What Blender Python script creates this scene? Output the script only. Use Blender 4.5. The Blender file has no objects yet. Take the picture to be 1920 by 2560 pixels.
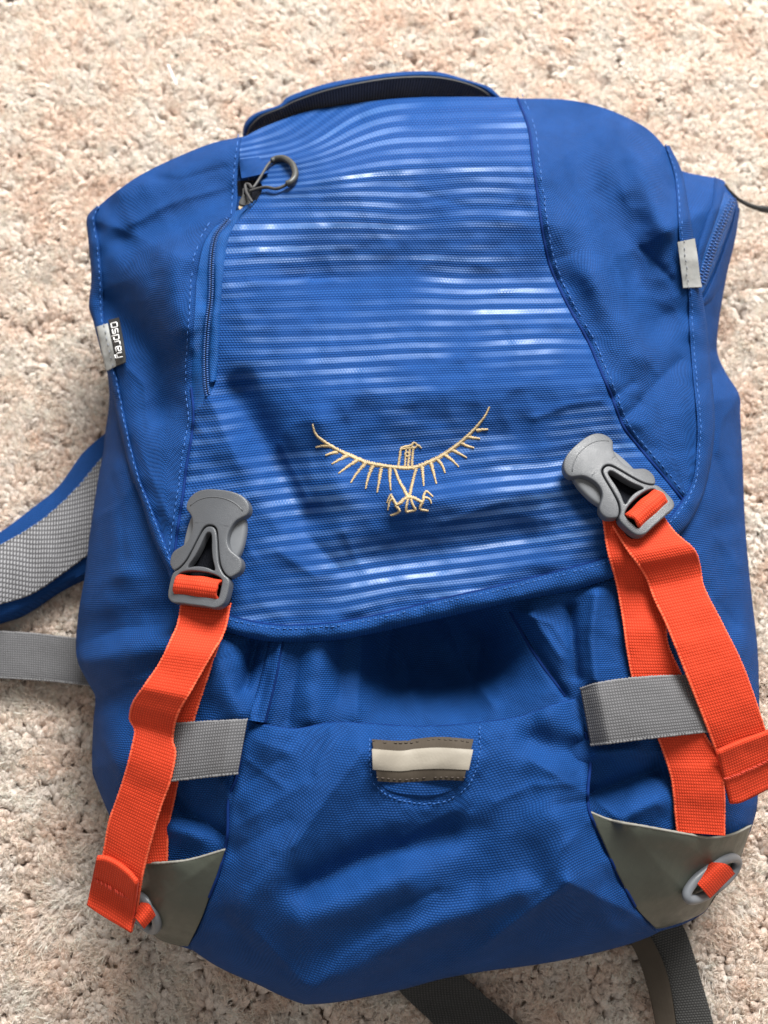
import bpy, bmesh, math, random
import numpy as np
from mathutils import Vector, Matrix

random.seed(7); np.random.seed(7)
sc = bpy.context.scene
COL = sc.collection

# ------------------------------------------------------------------ camera
TILT = math.radians(14.0); VFOV = math.radians(55.0); DIST = 0.50
W0, H0 = 1920.0, 2560.0
FPX = (H0 / 2) / math.tan(VFOV / 2)
CAMLOC = np.array([0.0, -DIST * math.sin(TILT), 0.10 + DIST * math.cos(TILT)])
cam_d = bpy.data.cameras.new("camera"); cam = bpy.data.objects.new("camera", cam_d); COL.objects.link(cam)
cam.location = CAMLOC.tolist(); cam.rotation_euler = (TILT, 0, 0)
cam_d.sensor_fit = 'VERTICAL'; cam_d.angle = VFOV; cam_d.clip_start = 0.01; cam_d.clip_end = 50
sc.camera = cam
cam_d.dof.use_dof = True; cam_d.dof.focus_distance = 0.485; cam_d.dof.aperture_fstop = 4.2
PX = DIST / FPX            # metres for one measured unit on the bag's face

# ------------------------------------------------------------------ light
w = bpy.data.worlds.new("World"); sc.world = w; w.use_nodes = True
bg = w.node_tree.nodes["Background"]; bg.inputs[0].default_value = (1.0, 0.95, 0.90, 1); bg.inputs[1].default_value = 0.51
def area(name, loc, target, sx, sy, power, col):
    l = bpy.data.lights.new(name, 'AREA'); l.shape = 'RECTANGLE'; l.size = sx; l.size_y = sy; l.energy = power; l.color = col
    o = bpy.data.objects.new(name, l); COL.objects.link(o); o.location = loc
    o.rotation_euler = (Vector(target) - Vector(loc)).to_track_quat('-Z', 'Y').to_euler()
    return o
area("window_light", (0.50, 1.75, 1.55), (0, 0.0, 0.05), 1.15, 0.95, 172, (1.0, 0.985, 0.955))
sc.view_settings.view_transform = 'Standard'; sc.view_settings.look = 'None'
sc.view_settings.gamma = 1; sc.view_settings.exposure = 0.0
sc.cycles.use_denoising = True
sc.cycles.max_bounces = 6

# ------------------------------------------------------------------ helpers
def A(pts): return np.array(pts, dtype=float)
def P(px, py, z):
    """point of the place at height z on the sight line of a measured spot"""
    px = np.asarray(px, float); py = np.asarray(py, float); z = np.asarray(z, float)
    x = (px - W0 / 2) / FPX; y = -(py - H0 / 2) / FPX
    dy = y * math.cos(TILT) + math.sin(TILT); dz = y * math.sin(TILT) - math.cos(TILT)
    t = (z - CAMLOC[2]) / dz
    return np.stack(np.broadcast_arrays(CAMLOC[0] + x * t, CAMLOC[1] + dy * t, z), -1)
def unP(q):
    q = np.asarray(q, float) - CAMLOC
    c, s = math.cos(TILT), math.sin(TILT)
    yc = q[..., 1] * c + q[..., 2] * s; zc = -q[..., 1] * s + q[..., 2] * c
    return W0 / 2 + FPX * q[..., 0] / -zc, H0 / 2 - FPX * yc / -zc

def spline(pts, n, closed=False):
    """Catmull-Rom through pts, resampled evenly to n points"""
    p = A(pts)
    if closed: q = np.vstack([p[-1], p, p[0], p[1]])
    else: q = np.vstack([2 * p[0] - p[1], p, 2 * p[-1] - p[-2]])
    out = []
    for i in range(1, len(q) - 2):
        t = np.linspace(0, 1, 12, endpoint=False)[:, None]
        p0, p1, p2, p3 = q[i - 1], q[i], q[i + 1], q[i + 2]
        out.append(0.5 * ((2 * p1) + (-p0 + p2) * t + (2 * p0 - 5 * p1 + 4 * p2 - p3) * t ** 2 + (-p0 + 3 * p1 - 3 * p2 + p3) * t ** 3))
    out.append(q[-2][None]); o = np.vstack(out)
    s = np.concatenate([[0], np.cumsum(np.linalg.norm(np.diff(o, axis=0), axis=1))])
    tt = np.linspace(0, s[-1], n + 1)[:-1] if closed else np.linspace(0, s[-1], n)
    return np.stack([np.interp(tt, s, o[:, k]) for k in range(o.shape[1])], -1)

def seg_dist(px, py, poly, closed=False):
    poly = A(poly); b = np.roll(poly, -1, 0) if closed else poly[1:]; a = poly if closed else poly[:-1]
    sh = np.shape(px); x = np.ravel(px).astype(float); y = np.ravel(py).astype(float)
    d = np.full(x.shape, 1e18)
    for (ax, ay), (bx, by) in zip(a, b):
        dx, dy = bx - ax, by - ay; L = dx * dx + dy * dy + 1e-9
        t = np.clip(((x - ax) * dx + (y - ay) * dy) / L, 0, 1)
        d = np.minimum(d, (x - ax - t * dx) ** 2 + (y - ay - t * dy) ** 2)
    return np.sqrt(d).reshape(sh)
def inside(px, py, poly):
    poly = A(poly); sh = np.shape(px); x = np.ravel(px); y = np.ravel(py); c = np.zeros(x.shape, bool)
    j = len(poly) - 1
    for i in range(len(poly)):
        xi, yi = poly[i]; xj, yj = poly[j]
        if yi != yj: c ^= ((yi > y) != (yj > y)) & (x < (xj - xi) * (y - yi) / (yj - yi) + xi)
        j = i
    return c.reshape(sh)
def noise(x, y, wl, seed):
    rs = np.random.RandomState(seed); g = rs.rand(128, 128) * 2 - 1
    u = np.asarray(x, float) / wl + 1000; v = np.asarray(y, float) / wl + 1000
    i = np.floor(u).astype(int); j = np.floor(v).astype(int); fu = u - i; fv = v - j
    fu = fu * fu * (3 - 2 * fu); fv = fv * fv * (3 - 2 * fv); i %= 128; j %= 128; i1 = (i + 1) % 128; j1 = (j + 1) % 128
    return (g[i, j] * (1 - fu) + g[i1, j] * fu) * (1 - fv) + (g[i, j1] * (1 - fu) + g[i1, j1] * fu) * fv
def smooth1(a, k):
    if k < 1: return a
    ker = np.exp(-np.linspace(-2, 2, 2 * k + 1) ** 2); ker /= ker.sum()
    return np.convolve(np.pad(a, k, mode='edge'), ker, mode='valid')
def sstep(a, b, x):
    t = np.clip((x - a) / (b - a), 0, 1); return t * t * (3 - 2 * t)

def mesh_obj(name, verts, faces, mat, parent=None, uv=None, uv2=None, smooth=True, cols=None):
    me = bpy.data.meshes.new(name)
    verts = np.asarray(verts, np.float32).reshape(-1, 3)
    if isinstance(faces, np.ndarray):
        nf, k = faces.shape
        me.vertices.add(len(verts)); me.vertices.foreach_set("co", verts.ravel())
        me.loops.add(nf * k); me.loops.foreach_set("vertex_index", faces.ravel().astype(np.int32))
        me.polygons.add(nf); me.polygons.foreach_set("loop_start", np.arange(0, nf * k, k, dtype=np.int32))
        me.update(calc_edges=True)
        lv = faces.ravel()
    else:
        me.from_pydata(verts.tolist(), [], [list(map(int, f)) for f in faces]); me.update()
        lv = np.zeros(len(me.loops), np.int32); me.loops.foreach_get("vertex_index", lv)
    for nm, u in (("UVMap", uv), ("Cloth", uv2)):
        if u is not None:
            l = me.uv_layers.new(name=nm); l.data.foreach_set("uv", np.asarray(u, np.float32).reshape(-1, 2)[lv].ravel())
    if cols is not None:
        ca = me.color_attributes.new("Col", 'FLOAT_COLOR', 'POINT'); ca.data.foreach_set("color", np.asarray(cols, np.float32).ravel())
    me.validate()
    if smooth: me.polygons.foreach_set("use_smooth", np.ones(len(me.polygons), bool))
    me.materials.append(mat)
    o = bpy.data.objects.new(name, me); COL.objects.link(o)
    if parent is not None: o.parent = parent
    return o
def grid_faces(r, c, wrap=False, flip=False):
    i = np.arange(r - 1)[:, None]; j = np.arange(c if wrap else c - 1)[None]
    j1 = (j + 1) % c
    f = np.stack([i * c + j, (i + 1) * c + j, (i + 1) * c + j1, i * c + j1], -1).reshape(-1, 4)
    return f[:, ::-1] if flip else f
def arc_uv(G):
    """metric cloth coordinates of a grid of points"""
    du = np.concatenate([np.zeros((G.shape[0], 1)), np.cumsum(np.linalg.norm(np.diff(G, axis=1), axis=-1), 1)], 1)
    dv = np.concatenate([np.zeros((1, G.shape[1])), np.cumsum(np.linalg.norm(np.diff(G, axis=0), axis=-1), 0)], 0)
    du -= du[:, G.shape[1] // 2][:, None]; dv -= dv[G.shape[0] // 2][None]
    return np.stack([du, dv], -1)
def coons(top, bottom, left, right, nu, nv):
    t, b = spline(top, nu), spline(bottom, nu); l, r = spline(left, nv), spline(right, nv)
    u = np.linspace(0, 1, nu)[None, :, None]; v = np.linspace(0, 1, nv)[:, None, None]
    S = (1 - v) * t[None] + v * b[None] + (1 - u) * l[:, None] + u * r[:, None]
    S -= (1 - u) * (1 - v) * t[0] + u * (1 - v) * t[-1] + (1 - u) * v * b[0] + u * v * b[-1]
    return S[..., 0], S[..., 1]
def tube(path, rad, sides=8, squash=None, up=(0, 0, 1), closed=False):
    """verts, quads of a tube round a path of points"""
    p = A(path); n = len(p); rad = np.broadcast_to(np.asarray(rad, float), (n,))
    tg = (np.roll(p, -1, 0) - np.roll(p, 1, 0)) if closed else np.gradient(p, axis=0)
    tg /= np.linalg.norm(tg, axis=1)[:, None] + 1e-12
    s = np.cross(tg, np.array(up, float)); s /= np.linalg.norm(s, axis=1)[:, None] + 1e-9
    u = np.cross(s, tg)
    a = np.linspace(0, 2 * np.pi, sides, endpoint=False)
    q = 1.0 if squash is None else squash
    V = p[:, None] + rad[:, None, None] * (np.cos(a)[None, :, None] * s[:, None] + q * np.sin(a)[None, :, None] * u[:, None])
    F = grid_faces(n, sides, wrap=True).tolist()
    if closed: F += [[(n - 1) * sides + j, j, (j + 1) % sides, (n - 1) * sides + (j + 1) % sides] for j in range(sides)]
    else: F += [list(range(sides)), [(n - 1) * sides + j for j in range(sides)][::-1]]
    return V.reshape(-1, 3), F
class Bag_of_shapes:
    def __init__(s): s.v = []; s.f = []; s.n = 0
    def add(s, v, f):
        v = np.asarray(v).reshape(-1, 3); s.v.append(v); s.f += [[i + s.n for i in q] for q in f]; s.n += len(v)
    def build(s, name, mat, parent, smooth=True): return mesh_obj(name, np.vstack(s.v), s.f, mat, parent, smooth=smooth)

# ------------------------------------------------------------------ materials
class NT:
    def __init__(s, name):
        s.m = bpy.data.materials.new(name); s.m.use_nodes = True; s.t = s.m.node_tree; s.b = s.t.nodes["Principled BSDF"]
    def n(s, typ, **kw):
        nd = s.t.nodes.new(typ)
        for k, v in kw.items(): setattr(nd, k, v)
        return nd
    def l(s, a, b): s.t.links.new(a, b)
    def val(s, inp, v):
        if hasattr(v, 'links') or isinstance(v, bpy.types.NodeSocket): s.l(v, inp)
        else: inp.default_value = v
    def math(s, op, a, b=None, c=None, clamp=False):
        nd = s.n('ShaderNodeMath', operation=op); nd.use_clamp = clamp
        s.val(nd.inputs[0], a)
        if b is not None: s.val(nd.inputs[1], b)
        if c is not None: s.val(nd.inputs[2], c)
        return nd.outputs[0]
    def mix(s, f, a, b):
        nd = s.n('ShaderNodeMix', data_type='RGBA'); s.val(nd.inputs[0], f); s.val(nd.inputs[6], a); s.val(nd.inputs[7], b); return nd.outputs[2]
    def noise(s, vec, scale, detail=2, rough=0.5):
        nd = s.n('ShaderNodeTexNoise'); s.l(vec, nd.inputs['Vector']); nd.inputs['Scale'].default_value = scale
        nd.inputs['Detail'].default_value = detail; nd.inputs['Roughness'].default_value = rough; return nd.outputs['Fac']
    def maprange(s, v, a, b, c, d):
        nd = s.n('ShaderNodeMapRange'); s.l(v, nd.inputs[0])
        for i, q in enumerate((a, b, c, d)): nd.inputs[i + 1].default_value = q
        return nd.outputs[0]
    def uv(s, name): nd = s.n('ShaderNodeUVMap'); nd.uv_map = name; return nd.outputs[0]
    def scale(s, vec, x, y, z=1):
        nd = s.n('ShaderNodeMapping'); s.l(vec, nd.inputs[0]); nd.inputs['Scale'].default_value = (x, y, z); return nd.outputs[0]
    def obj(s): return s.n('ShaderNodeTexCoord').outputs['Object']
    def brick(s, vec, bw, rh, mortar, off=0.5):
        nd = s.n('ShaderNodeTexBrick'); s.l(vec, nd.inputs['Vector']); nd.offset = off
        nd.inputs['Scale'].default_value = 1.0; nd.inputs['Mortar Size'].default_value = mortar; nd.inputs['Mortar Smooth'].default_value = 1.0
        nd.inputs['Brick Width'].default_value = bw; nd.inputs['Row Height'].default_value = rh; nd.inputs['Bias'].default_value = 0
        nd.inputs['Color1'].default_value = (0.86, 0.86, 0.86, 1); nd.inputs['Color2'].default_value = (1, 1, 1, 1); nd.inputs['Mortar'].default_value = (0.5, 0.5, 0.5, 1)
        return nd
    def bump(s, h, strength, dist=0.001, nrm=None):
        nd = s.n('ShaderNodeBump'); s.l(h, nd.inputs['Height']); nd.inputs['Strength'].default_value = strength; nd.inputs['Distance'].default_value = dist
        if nrm is not None: s.l(nrm, nd.inputs['Normal'])
        return nd.outputs[0]
def c4(c): return (c[0], c[1], c[2], 1)

def woven(name, col, dark, bw=0.0016, rh=0.00118, rough=0.72, sheen=0.0, bumpd=0.00030, off=0.5, uvn="UVMap", spec=0.11, mot=0.12):
    m = NT(name); uv = m.uv(uvn)
    wob = m.noise(uv, 260, 2); wv = m.n('ShaderNodeVectorMath', operation='SCALE'); 
    wn = m.n('ShaderNodeTexNoise'); m.l(uv, wn.inputs['Vector']); wn.inputs['Scale'].default_value = 140
    m.l(wn.outputs['Color'], wv.inputs[0]); wv.inputs['Scale'].default_value = 0.0003
    ad = m.n('ShaderNodeVectorMath', operation='ADD'); m.l(uv, ad.inputs[0]); m.l(wv.outputs[0], ad.inputs[1])
    b = m.brick(ad.outputs[0], bw, rh, rh * 0.42, off)
    h = m.math('SUBTRACT', 1.0, b.outputs['Fac'])
    c = m.mix(h, c4(dark), c4(col))
    big = m.noise(uv, 45, 4, 0.6)
    mm = m.n('ShaderNodeMix', data_type='RGBA', blend_type='MULTIPLY'); mm.inputs[0].default_value = 1.0
    m.l(c, mm.inputs[6]); g = m.maprange(big, 0.3, 0.7, 1 - mot, 1 + mot)
    gc = m.n('ShaderNodeCombineColor'); [m.l(g, gc.inputs[k]) for k in range(3)]; m.l(gc.outputs[0], mm.inputs[7])
    m2 = m.n('ShaderNodeMix', data_type='RGBA', blend_type='MULTIPLY'); m2.inputs[0].default_value = 0.6
    m.l(mm.outputs[2], m2.inputs[6]); m.l(b.outputs['Color'], m2.inputs[7])
    m.l(m2.outputs[2], m.b.inputs['Base Color'])
    m.b.inputs['Roughness'].default_value = rough; m.b.inputs['Specular IOR Level'].default_value = spec
    m.b.inputs['Sheen Weight'].default_value = sheen; m.b.inputs['Sheen Roughness'].default_value = 0.4
    mx = max(col); m.b.inputs['Sheen Tint'].default_value = c4([0.25 + 0.75 * k / mx for k in col])
    soft = m.bump(m.noise(uv, 60, 3, 0.5), 0.25, 0.004)
    m.l(m.bump(h, 0.8, bumpd, soft), m.b.inputs['Normal'])
    return m.m

BLUE = (0.0078, 0.060, 0.230); BLUED = (0.0046, 0.040, 0.164)
M = {}
M['blue'] = woven('blue_pack_cloth', BLUE, BLUED)
M['hem'] = woven('blue_binding_cloth', (0.008, 0.062, 0.235), BLUED, bw=0.0015, rh=0.0012, off=0.35)
M['gap_black'] = woven('black_gap_and_shade', (0.012, 0.014, 0.022), (0.005, 0.006, 0.01))  # zipper gap line; also painted shade in the zipper opening and buckle hollow
M['orange'] = woven('orange_webbing', (0.72, 0.068, 0.027), (0.60, 0.050, 0.018), bw=0.0012, rh=0.0015, rough=0.65, sheen=0.1, bumpd=0.00026, off=0.0, mot=0.06)
M['grey'] = woven('grey_webbing', (0.172, 0.172, 0.18), (0.108, 0.108, 0.113), bw=0.0013, rh=0.0014, bumpd=0.00028, off=0.0, mot=0.05)
M['taupe'] = woven('taupe_ribbed_webbing', (0.20, 0.17, 0.14), (0.08, 0.065, 0.05), bw=0.0016, rh=0.02, bumpd=0.0004, off=0.0)
M['handle_dark'] = woven('dark_ribbed_webbing', (0.075, 0.077, 0.090), (0.035, 0.035, 0.042), bw=0.02, rh=0.0017, bumpd=0.0006, off=0.0)
M['mesh'] = woven('grey_spacer_mesh', (0.36, 0.36, 0.375), (0.15, 0.15, 0.16), bw=0.0028, rh=0.0020, bumpd=0.0010, mot=0.05)
M['tape'] = woven('zipper_tape_cloth', (0.014, 0.100, 0.34), (0.006, 0.05, 0.2), bw=0.0012, rh=0.0009, rough=0.5)

def plain(name, col, rough=0.45, spec=0.5, bumps=((600, 0.15, 0.0004),), var=0.08, metallic=0):
    m = NT(name); o = m.obj()
    v = m.maprange(m.noise(o, 60, 4, 0.6), 0.3, 0.7, 0, 1)
    m.l(m.mix(v, c4([k * (1 - var) for k in col]), c4([min(1, k * (1 + var)) for k in col])), m.b.inputs['Base Color'])
    r = m.maprange(m.noise(o, 140, 3, 0.6), 0.3, 0.7, rough - 0.06, rough + 0.08); m.l(r, m.b.inputs['Roughness'])
    m.b.inputs['Specular IOR Level'].default_value = spec; m.b.inputs['Metallic'].default_value = metallic
    nn = None
    for sc_, st, d in bumps: nn = m.bump(m.noise(o, sc_, 3), st, d, nn)
    m.l(nn, m.b.inputs['Normal'])
    return m.m
M['plastic'] = plain('grey_buckle_plastic', (0.074, 0.079, 0.088), 0.42, 0.5, ((2600, 0.45, 0.0003),), 0.07)
M['core'] = plain('pale_grey_plastic', (0.125, 0.133, 0.145), 0.42, 0.4, ((2600, 0.2, 0.0002),), 0.03)
M['ring'] = plain('grey_coated_ring', (0.13, 0.14, 0.155), 0.38, 0.5)
M['patch'] = plain('grey_green_coated_cloth', (0.052, 0.058, 0.045), 0.42, 0.45, ((1500, 0.25, 0.0003), (40, 0.35, 0.004)), 0.10)
M['reflect'] = plain('silver_reflective_film', (0.26, 0.265, 0.26), 0.5, 0.4, ((90, 0.5, 0.002),), 0.08)
M['reflect_warm'] = plain('cream_reflective_film', (0.25, 0.225, 0.185), 0.6, 0.4, ((900, 0.2, 0.0004),), 0.07)
M['black'] = plain('black_rubber', (0.018, 0.019, 0.02), 0.55)
M['cord'] = plain('dark_grey_cord', (0.035, 0.035, 0.036), 0.6)
M['pull'] = plain('grey_rubber_pull', (0.036, 0.038, 0.037), 0.5)
M['white'] = plain('white_print', (0.8, 0.8, 0.8), 0.6)
M['gold'] = plain('tan_embroidery_thread', (0.44, 0.335, 0.185), 0.5, 0.45, ((1500, 0.5, 0.0006),), 0.18)
M['stitch'] = plain('blue_sewing_thread', (0.020, 0.105, 0.35), 0.6)
M['stitch_dark'] = plain('dark_sewing_thread', (0.06, 0.045, 0.035), 0.7)
M['stitch_grey'] = plain('grey_sewing_thread', (0.16, 0.17, 0.2), 0.7)
M['stitch_orange'] = plain('dark_orange_thread', (0.42, 0.03, 0.01), 0.7)
M['orange_edge'] = plain('orange_selvage_yarn', (0.74, 0.115, 0.052), 0.7, 0.2, ((1200, 0.5, 0.0006),), 0.15)
M['grey_edge'] = plain('grey_selvage_yarn', (0.17, 0.17, 0.175), 0.7, 0.2, ((1200, 0.5, 0.0006),), 0.12)
M['cut_edge'] = plain('pale_cut_edge', (0.22, 0.215, 0.19), 0.8, 0.2)
M['zip'] = plain('blue_zipper_coil', (0.014, 0.085, 0.30), 0.4)
M['fray'] = plain('orange_fray_thread', (0.85, 0.16, 0.08), 0.6)

def striped():
    m = NT('blue_striped_panel_cloth'); uv = m.uv("Cloth")
    sep = m.n('ShaderNodeSeparateXYZ'); m.l(uv, sep.inputs[0]); U, V = sep.outputs[0], sep.outputs[1]
    warp = m.math('MULTIPLY', m.math('SUBTRACT', m.noise(m.scale(uv, 30, 60), 1, 2), 0.5), 0.0016)
    V = m.math('ADD', V, warp)
    t = m.math('DIVIDE', V, 0.0056)
    fr = m.math('FRACT', t)
    tri = m.math('ABSOLUTE', m.math('SUBTRACT', fr, 0.5))           # 0 in band centre
    idn = m.math('FLOOR', t)
    cmb = m.n('ShaderNodeCombineXYZ'); m.l(m.math('MULTIPLY', U, 8.5), cmb.inputs[0]); m.l(m.math('MULTIPLY', idn, 5.37), cmb.inputs[1])
    streak = m.maprange(m.noise(cmb.outputs[0], 1.0, 3, 0.6), 0.38, 0.60, 0.0, 1.0)
    edge = m.maprange(tri, 0.17, 0.30, 1.0, 0.0)
    band = m.math('MULTIPLY', edge, m.math('MULTIPLY', m.math('MULTIPLY_ADD', streak, 0.85, 0.15), m.maprange(m.noise(m.scale(uv, 14, 22), 1, 2), 0.42, 0.58, 0.06, 1.0)))  # printed bands; noise patches also paint in sheen that varies with angle
    # the woven ground: rows of fine dashes
    b = m.brick(uv, 0.0016, 0.00118, 0.0005, 0.5)
    h = m.math('SUBTRACT', 1.0, b.outputs['Fac'])
    ground = m.mix(h, c4(BLUED), c4(BLUE))
    line = m.math('MULTIPLY_ADD', m.math('SINE', m.math('MULTIPLY', t, 2 * math.pi * 5)), 0.5, 0.5)
    gl = m.math('MULTIPLY', m.math('SUBTRACT', 1.0, edge), m.math('POWER', line, 2.0))
    ground = m.mix(m.math('MULTIPLY', gl, 0.55), ground, c4((0.002, 0.020, 0.10)))
    tw = m.math('MULTIPLY_ADD', m.math('SINE', m.math('MULTIPLY', m.math('ADD', U, m.math('MULTIPLY', V, 0.6)), 2 * math.pi / 0.0017)), 0.5, 0.5)
    film = m.mix(tw, c4((0.050, 0.140, 0.35)), c4((0.095, 0.195, 0.42)))
    m.l(m.mix(m.math('MULTIPLY', band, 0.58), ground, film), m.b.inputs['Base Color'])
    m.l(m.math('MULTIPLY_ADD', band, -0.32, 0.70), m.b.inputs['Roughness'])
    m.l(m.math('MULTIPLY_ADD', band, 0.28, 0.11), m.b.inputs['Specular IOR Level'])
    m.b.inputs['Sheen Weight'].default_value = 0.0
    hh = m.math('MULTIPLY', h, m.math('MULTIPLY_ADD', band, -0.92, 1.0))
    hh2 = m.math('ADD', hh, m.math('MULTIPLY', band, 0.35))
    soft = m.bump(m.noise(uv, 55, 2, 0.5), 0.25, 0.004)
    m.l(m.bump(hh2, 0.7, 0.0005, soft), m.b.inputs['Normal'])
    return m.m
M['striped'] = striped()

def yarn_mat():
    m = NT('cream_carpet_yarn'); a = m.n('ShaderNodeVertexColor'); a.layer_name = "Col"; o = m.obj()
    v = m.maprange(m.noise(o, 900, 3, 0.6), 0.3, 0.7, 0.80, 1.12)
    gc = m.n('ShaderNodeCombineColor'); [m.l(v, gc.inputs[k]) for k in range(3)]
    mm = m.n('ShaderNodeMix', data_type='RGBA', blend_type='MULTIPLY'); mm.inputs[0].default_value = 1
    m.l(a.outputs[0], mm.inputs[6]); m.l(gc.outputs[0], mm.inputs[7]); m.l(mm.outputs[2], m.b.inputs['Base Color'])
    m.b.inputs['Roughness'].default_value = 0.85; m.b.inputs['Specular IOR Level'].default_value = 0.15
    m.b.inputs['Sheen Weight'].default_value = 0.25; m.b.inputs['Sheen Roughness'].default_value = 0.5
    m.l(m.bump(m.noise(o, 1500, 3, 0.7), 0.8, 0.0008), m.b.inputs['Normal'])
    tr = m.n('ShaderNodeBsdfTranslucent'); m.l(mm.outputs[2], tr.inputs[0]); mx = m.n('ShaderNodeMixShader'); mx.inputs[0].default_value = 0.45
    out = m.t.nodes["Material Output"]; m.l(m.b.outputs[0], mx.inputs[1]); m.l(tr.outputs[0], mx.inputs[2]); m.l(mx.outputs[0], out.inputs[0])
    return m.m
M['yarn'] = yarn_mat()
def floor_mat():
    m = NT('beige_carpet_ground'); o = m.obj()
    n1 = m.noise(o, 220, 4, 0.65)
    m.l(m.mix(n1, c4((0.44, 0.33, 0.24)), c4((0.70, 0.58, 0.47))), m.b.inputs['Base Color'])
    m.b.inputs['Roughness'].default_value = 0.95; m.b.inputs['Specular IOR Level'].default_value = 0.1
    m.l(m.bump(n1, 1.0, 0.006), m.b.inputs['Normal'])
    return m.m
M['ground'] = floor_mat()

# ------------------------------------------------------------------ measured outlines
LID_TOP = [(601,342),(611,340),(662,315),(765,279),(867,261),(1000,246),(1130,242),(1255,243),(1294,246)]
S_OUT = [(601,342),(527,359),(428,399),(347,440),(289,480),(243,513),(217,545),(221,605),(228,694),(222,764),(232,800),(250,870),(266,926),
 (273,1000),(262,1090),(258,1129),(244,1205),(225,1330),(212,1438),(198,1520),(190,1601),(195,1655),(222,1710),(238,1745),(233,1808),(230,1917),
 (241,1960),(263,2015),(285,2070),(300,2150),(310,2230),(330,2300),(382,2335),(404,2351),(447,2365),(485,2378),(534,2411),(588,2438),(642,2460),
 (697,2487),(751,2508),(778,2511),(859,2503),(1000,2475),(1111,2446),(1222,2427),(1333,2413),(1444,2393),(1555,2366),(1621,2343),(1654,2327),
 (1710,2310),(1765,2277),(1793,2227),(1832,2188),(1865,2105),(1882,2061),(1893,2016),(1896,1956),(1898,1852),(1898,1736),(1894,1620),(1881,1504),
 (1869,1389),(1861,1273),(1857,1157),(1851,1043),(1848,987),(1815,932),(1793,876),(1799,793),(1815,699),(1835,599),(1846,521),(1840,499),(1818,466),
 (1799,447),(1765,438),(1721,422),(1674,364),(1632,336),(1586,303),(1504,268),(1412,249),(1308,243),(1255,243),(1000,246),(867,261),(765,279),(662,315)]
BODY_OUT = [(620,362),(530,380),(440,418),(360,462),(305,505),(268,550),(252,620),(252,700),(250,770),(256,850),(268,930)] + S_OUT[13:77] + \
 [(1700,425),(1650,372),(1570,322),(1490,290),(1400,270),(1308,262),(1255,262),(1000,266),(867,281),(765,299),(680,330)]
HEM_OUT = [(243,513),(217,545),(221,605),(228,694),(222,764),(232,800),(250,870),(266,926),(274,950),(287,1015),(304,1091),(325,1178),(353,1254),(380,1341),
 (412,1411),(440,1480),(490,1540),(566,1577),(651,1599),(741,1604),(832,1599),(934,1581),(1043,1557),(1163,1530),(1284,1502),(1404,1480),(1478,1462),
 (1560,1430),(1640,1385),(1699,1334),(1729,1299),(1756,1243),(1773,1182),(1784,1109),(1787,1050),(1785,1000),(1776,904),(1765,793),(1751,710),(1735,599),
 (1721,516),(1705,430),(1674,364)]
HEM_IN = [(246,520),(236,550),(247,612),(255,715),(260,817),(272,880),(290,940),(301,990),(313,1050),(328,1120),(350,1200),(378,1270),(405,1340),(434,1411),
 (465,1470),(510,1515),(590,1545),(681,1563),(771,1563),(862,1554),(982,1530),(1103,1499),(1223,1472),(1344,1442),(1430,1420),(1512,1396),(1590,1360),
 (1660,1310),(1708,1252),(1734,1195),(1742,1130),(1744,1060),(1738,990),(1732,932),(1724,821),(1721,721),(1701,610),(1696,544),(1688,444),(1664,364)]
LID_OUT = LID_TOP + [(1412,249),(1504,268),(1586,303),(1632,336)] + HEM_OUT[::-1] + [(289,480),(347,440),(428,399),(527,359)]
SEAM_L_LOW = [(484,1030),(480,1085),(466,1167),(458,1232),(445,1319),(434,1411)]
CEN_L = [(604,342),(600,400),(632,438),(655,465),(642,500),(604,543),(580,562),(562,602),(552,689),(547,766),(542,869),(538,955),(512,1000)] + SEAM_L_LOW
LEFT_R = [(604,342),(598,407),(592,459),(588,530),(562,550),(534,570),(509,612),(493,689),(488,766),(481,869),(478,971)] + SEAM_L_LOW
SEAM_R = [(1294,246),(1322,322),(1333,405),(1344,488),(1358,588),(1374,660),(1399,721),(1433,788),(1471,854),(1499,921),(1527,987),(1558,1066),(1604,1126),(1651,1182),(1708,1252)]
POCK_TOP = [(612,1803),(680,1815),(741,1822),(832,1806),(940,1810),(1043,1816),(1163,1810),(1284,1795),(1326,1783),(1390,1760),(1456,1742)]
POCK_L = [(612,1803),(594,1933),(572,1993),(569,2080),(561,2129),(545,2188),(523,2243),(501,2302),(472,2368)]
POCK_R = [(1456,1742),(1464,1830),(1476,1900),(1470,1972),(1473,2028),(1510,2111),(1549,2194),(1588,2266),(1640,2332)]
POCK_B = [(472,2368),(485,2378),(534,2411),(588,2438),(642,2460),(697,2487),(751,2508),(778,2511),(859,2503),(1000,2475),(1111,2446),(1222,2427),(1333,2413),(1444,2393),(1555,2366),(1621,2343),(1640,2332)]
POCK = POCK_TOP + POCK_R[1:] + POCK_B[::-1][1:] + POCK_L[::-1][1:-1]

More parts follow.
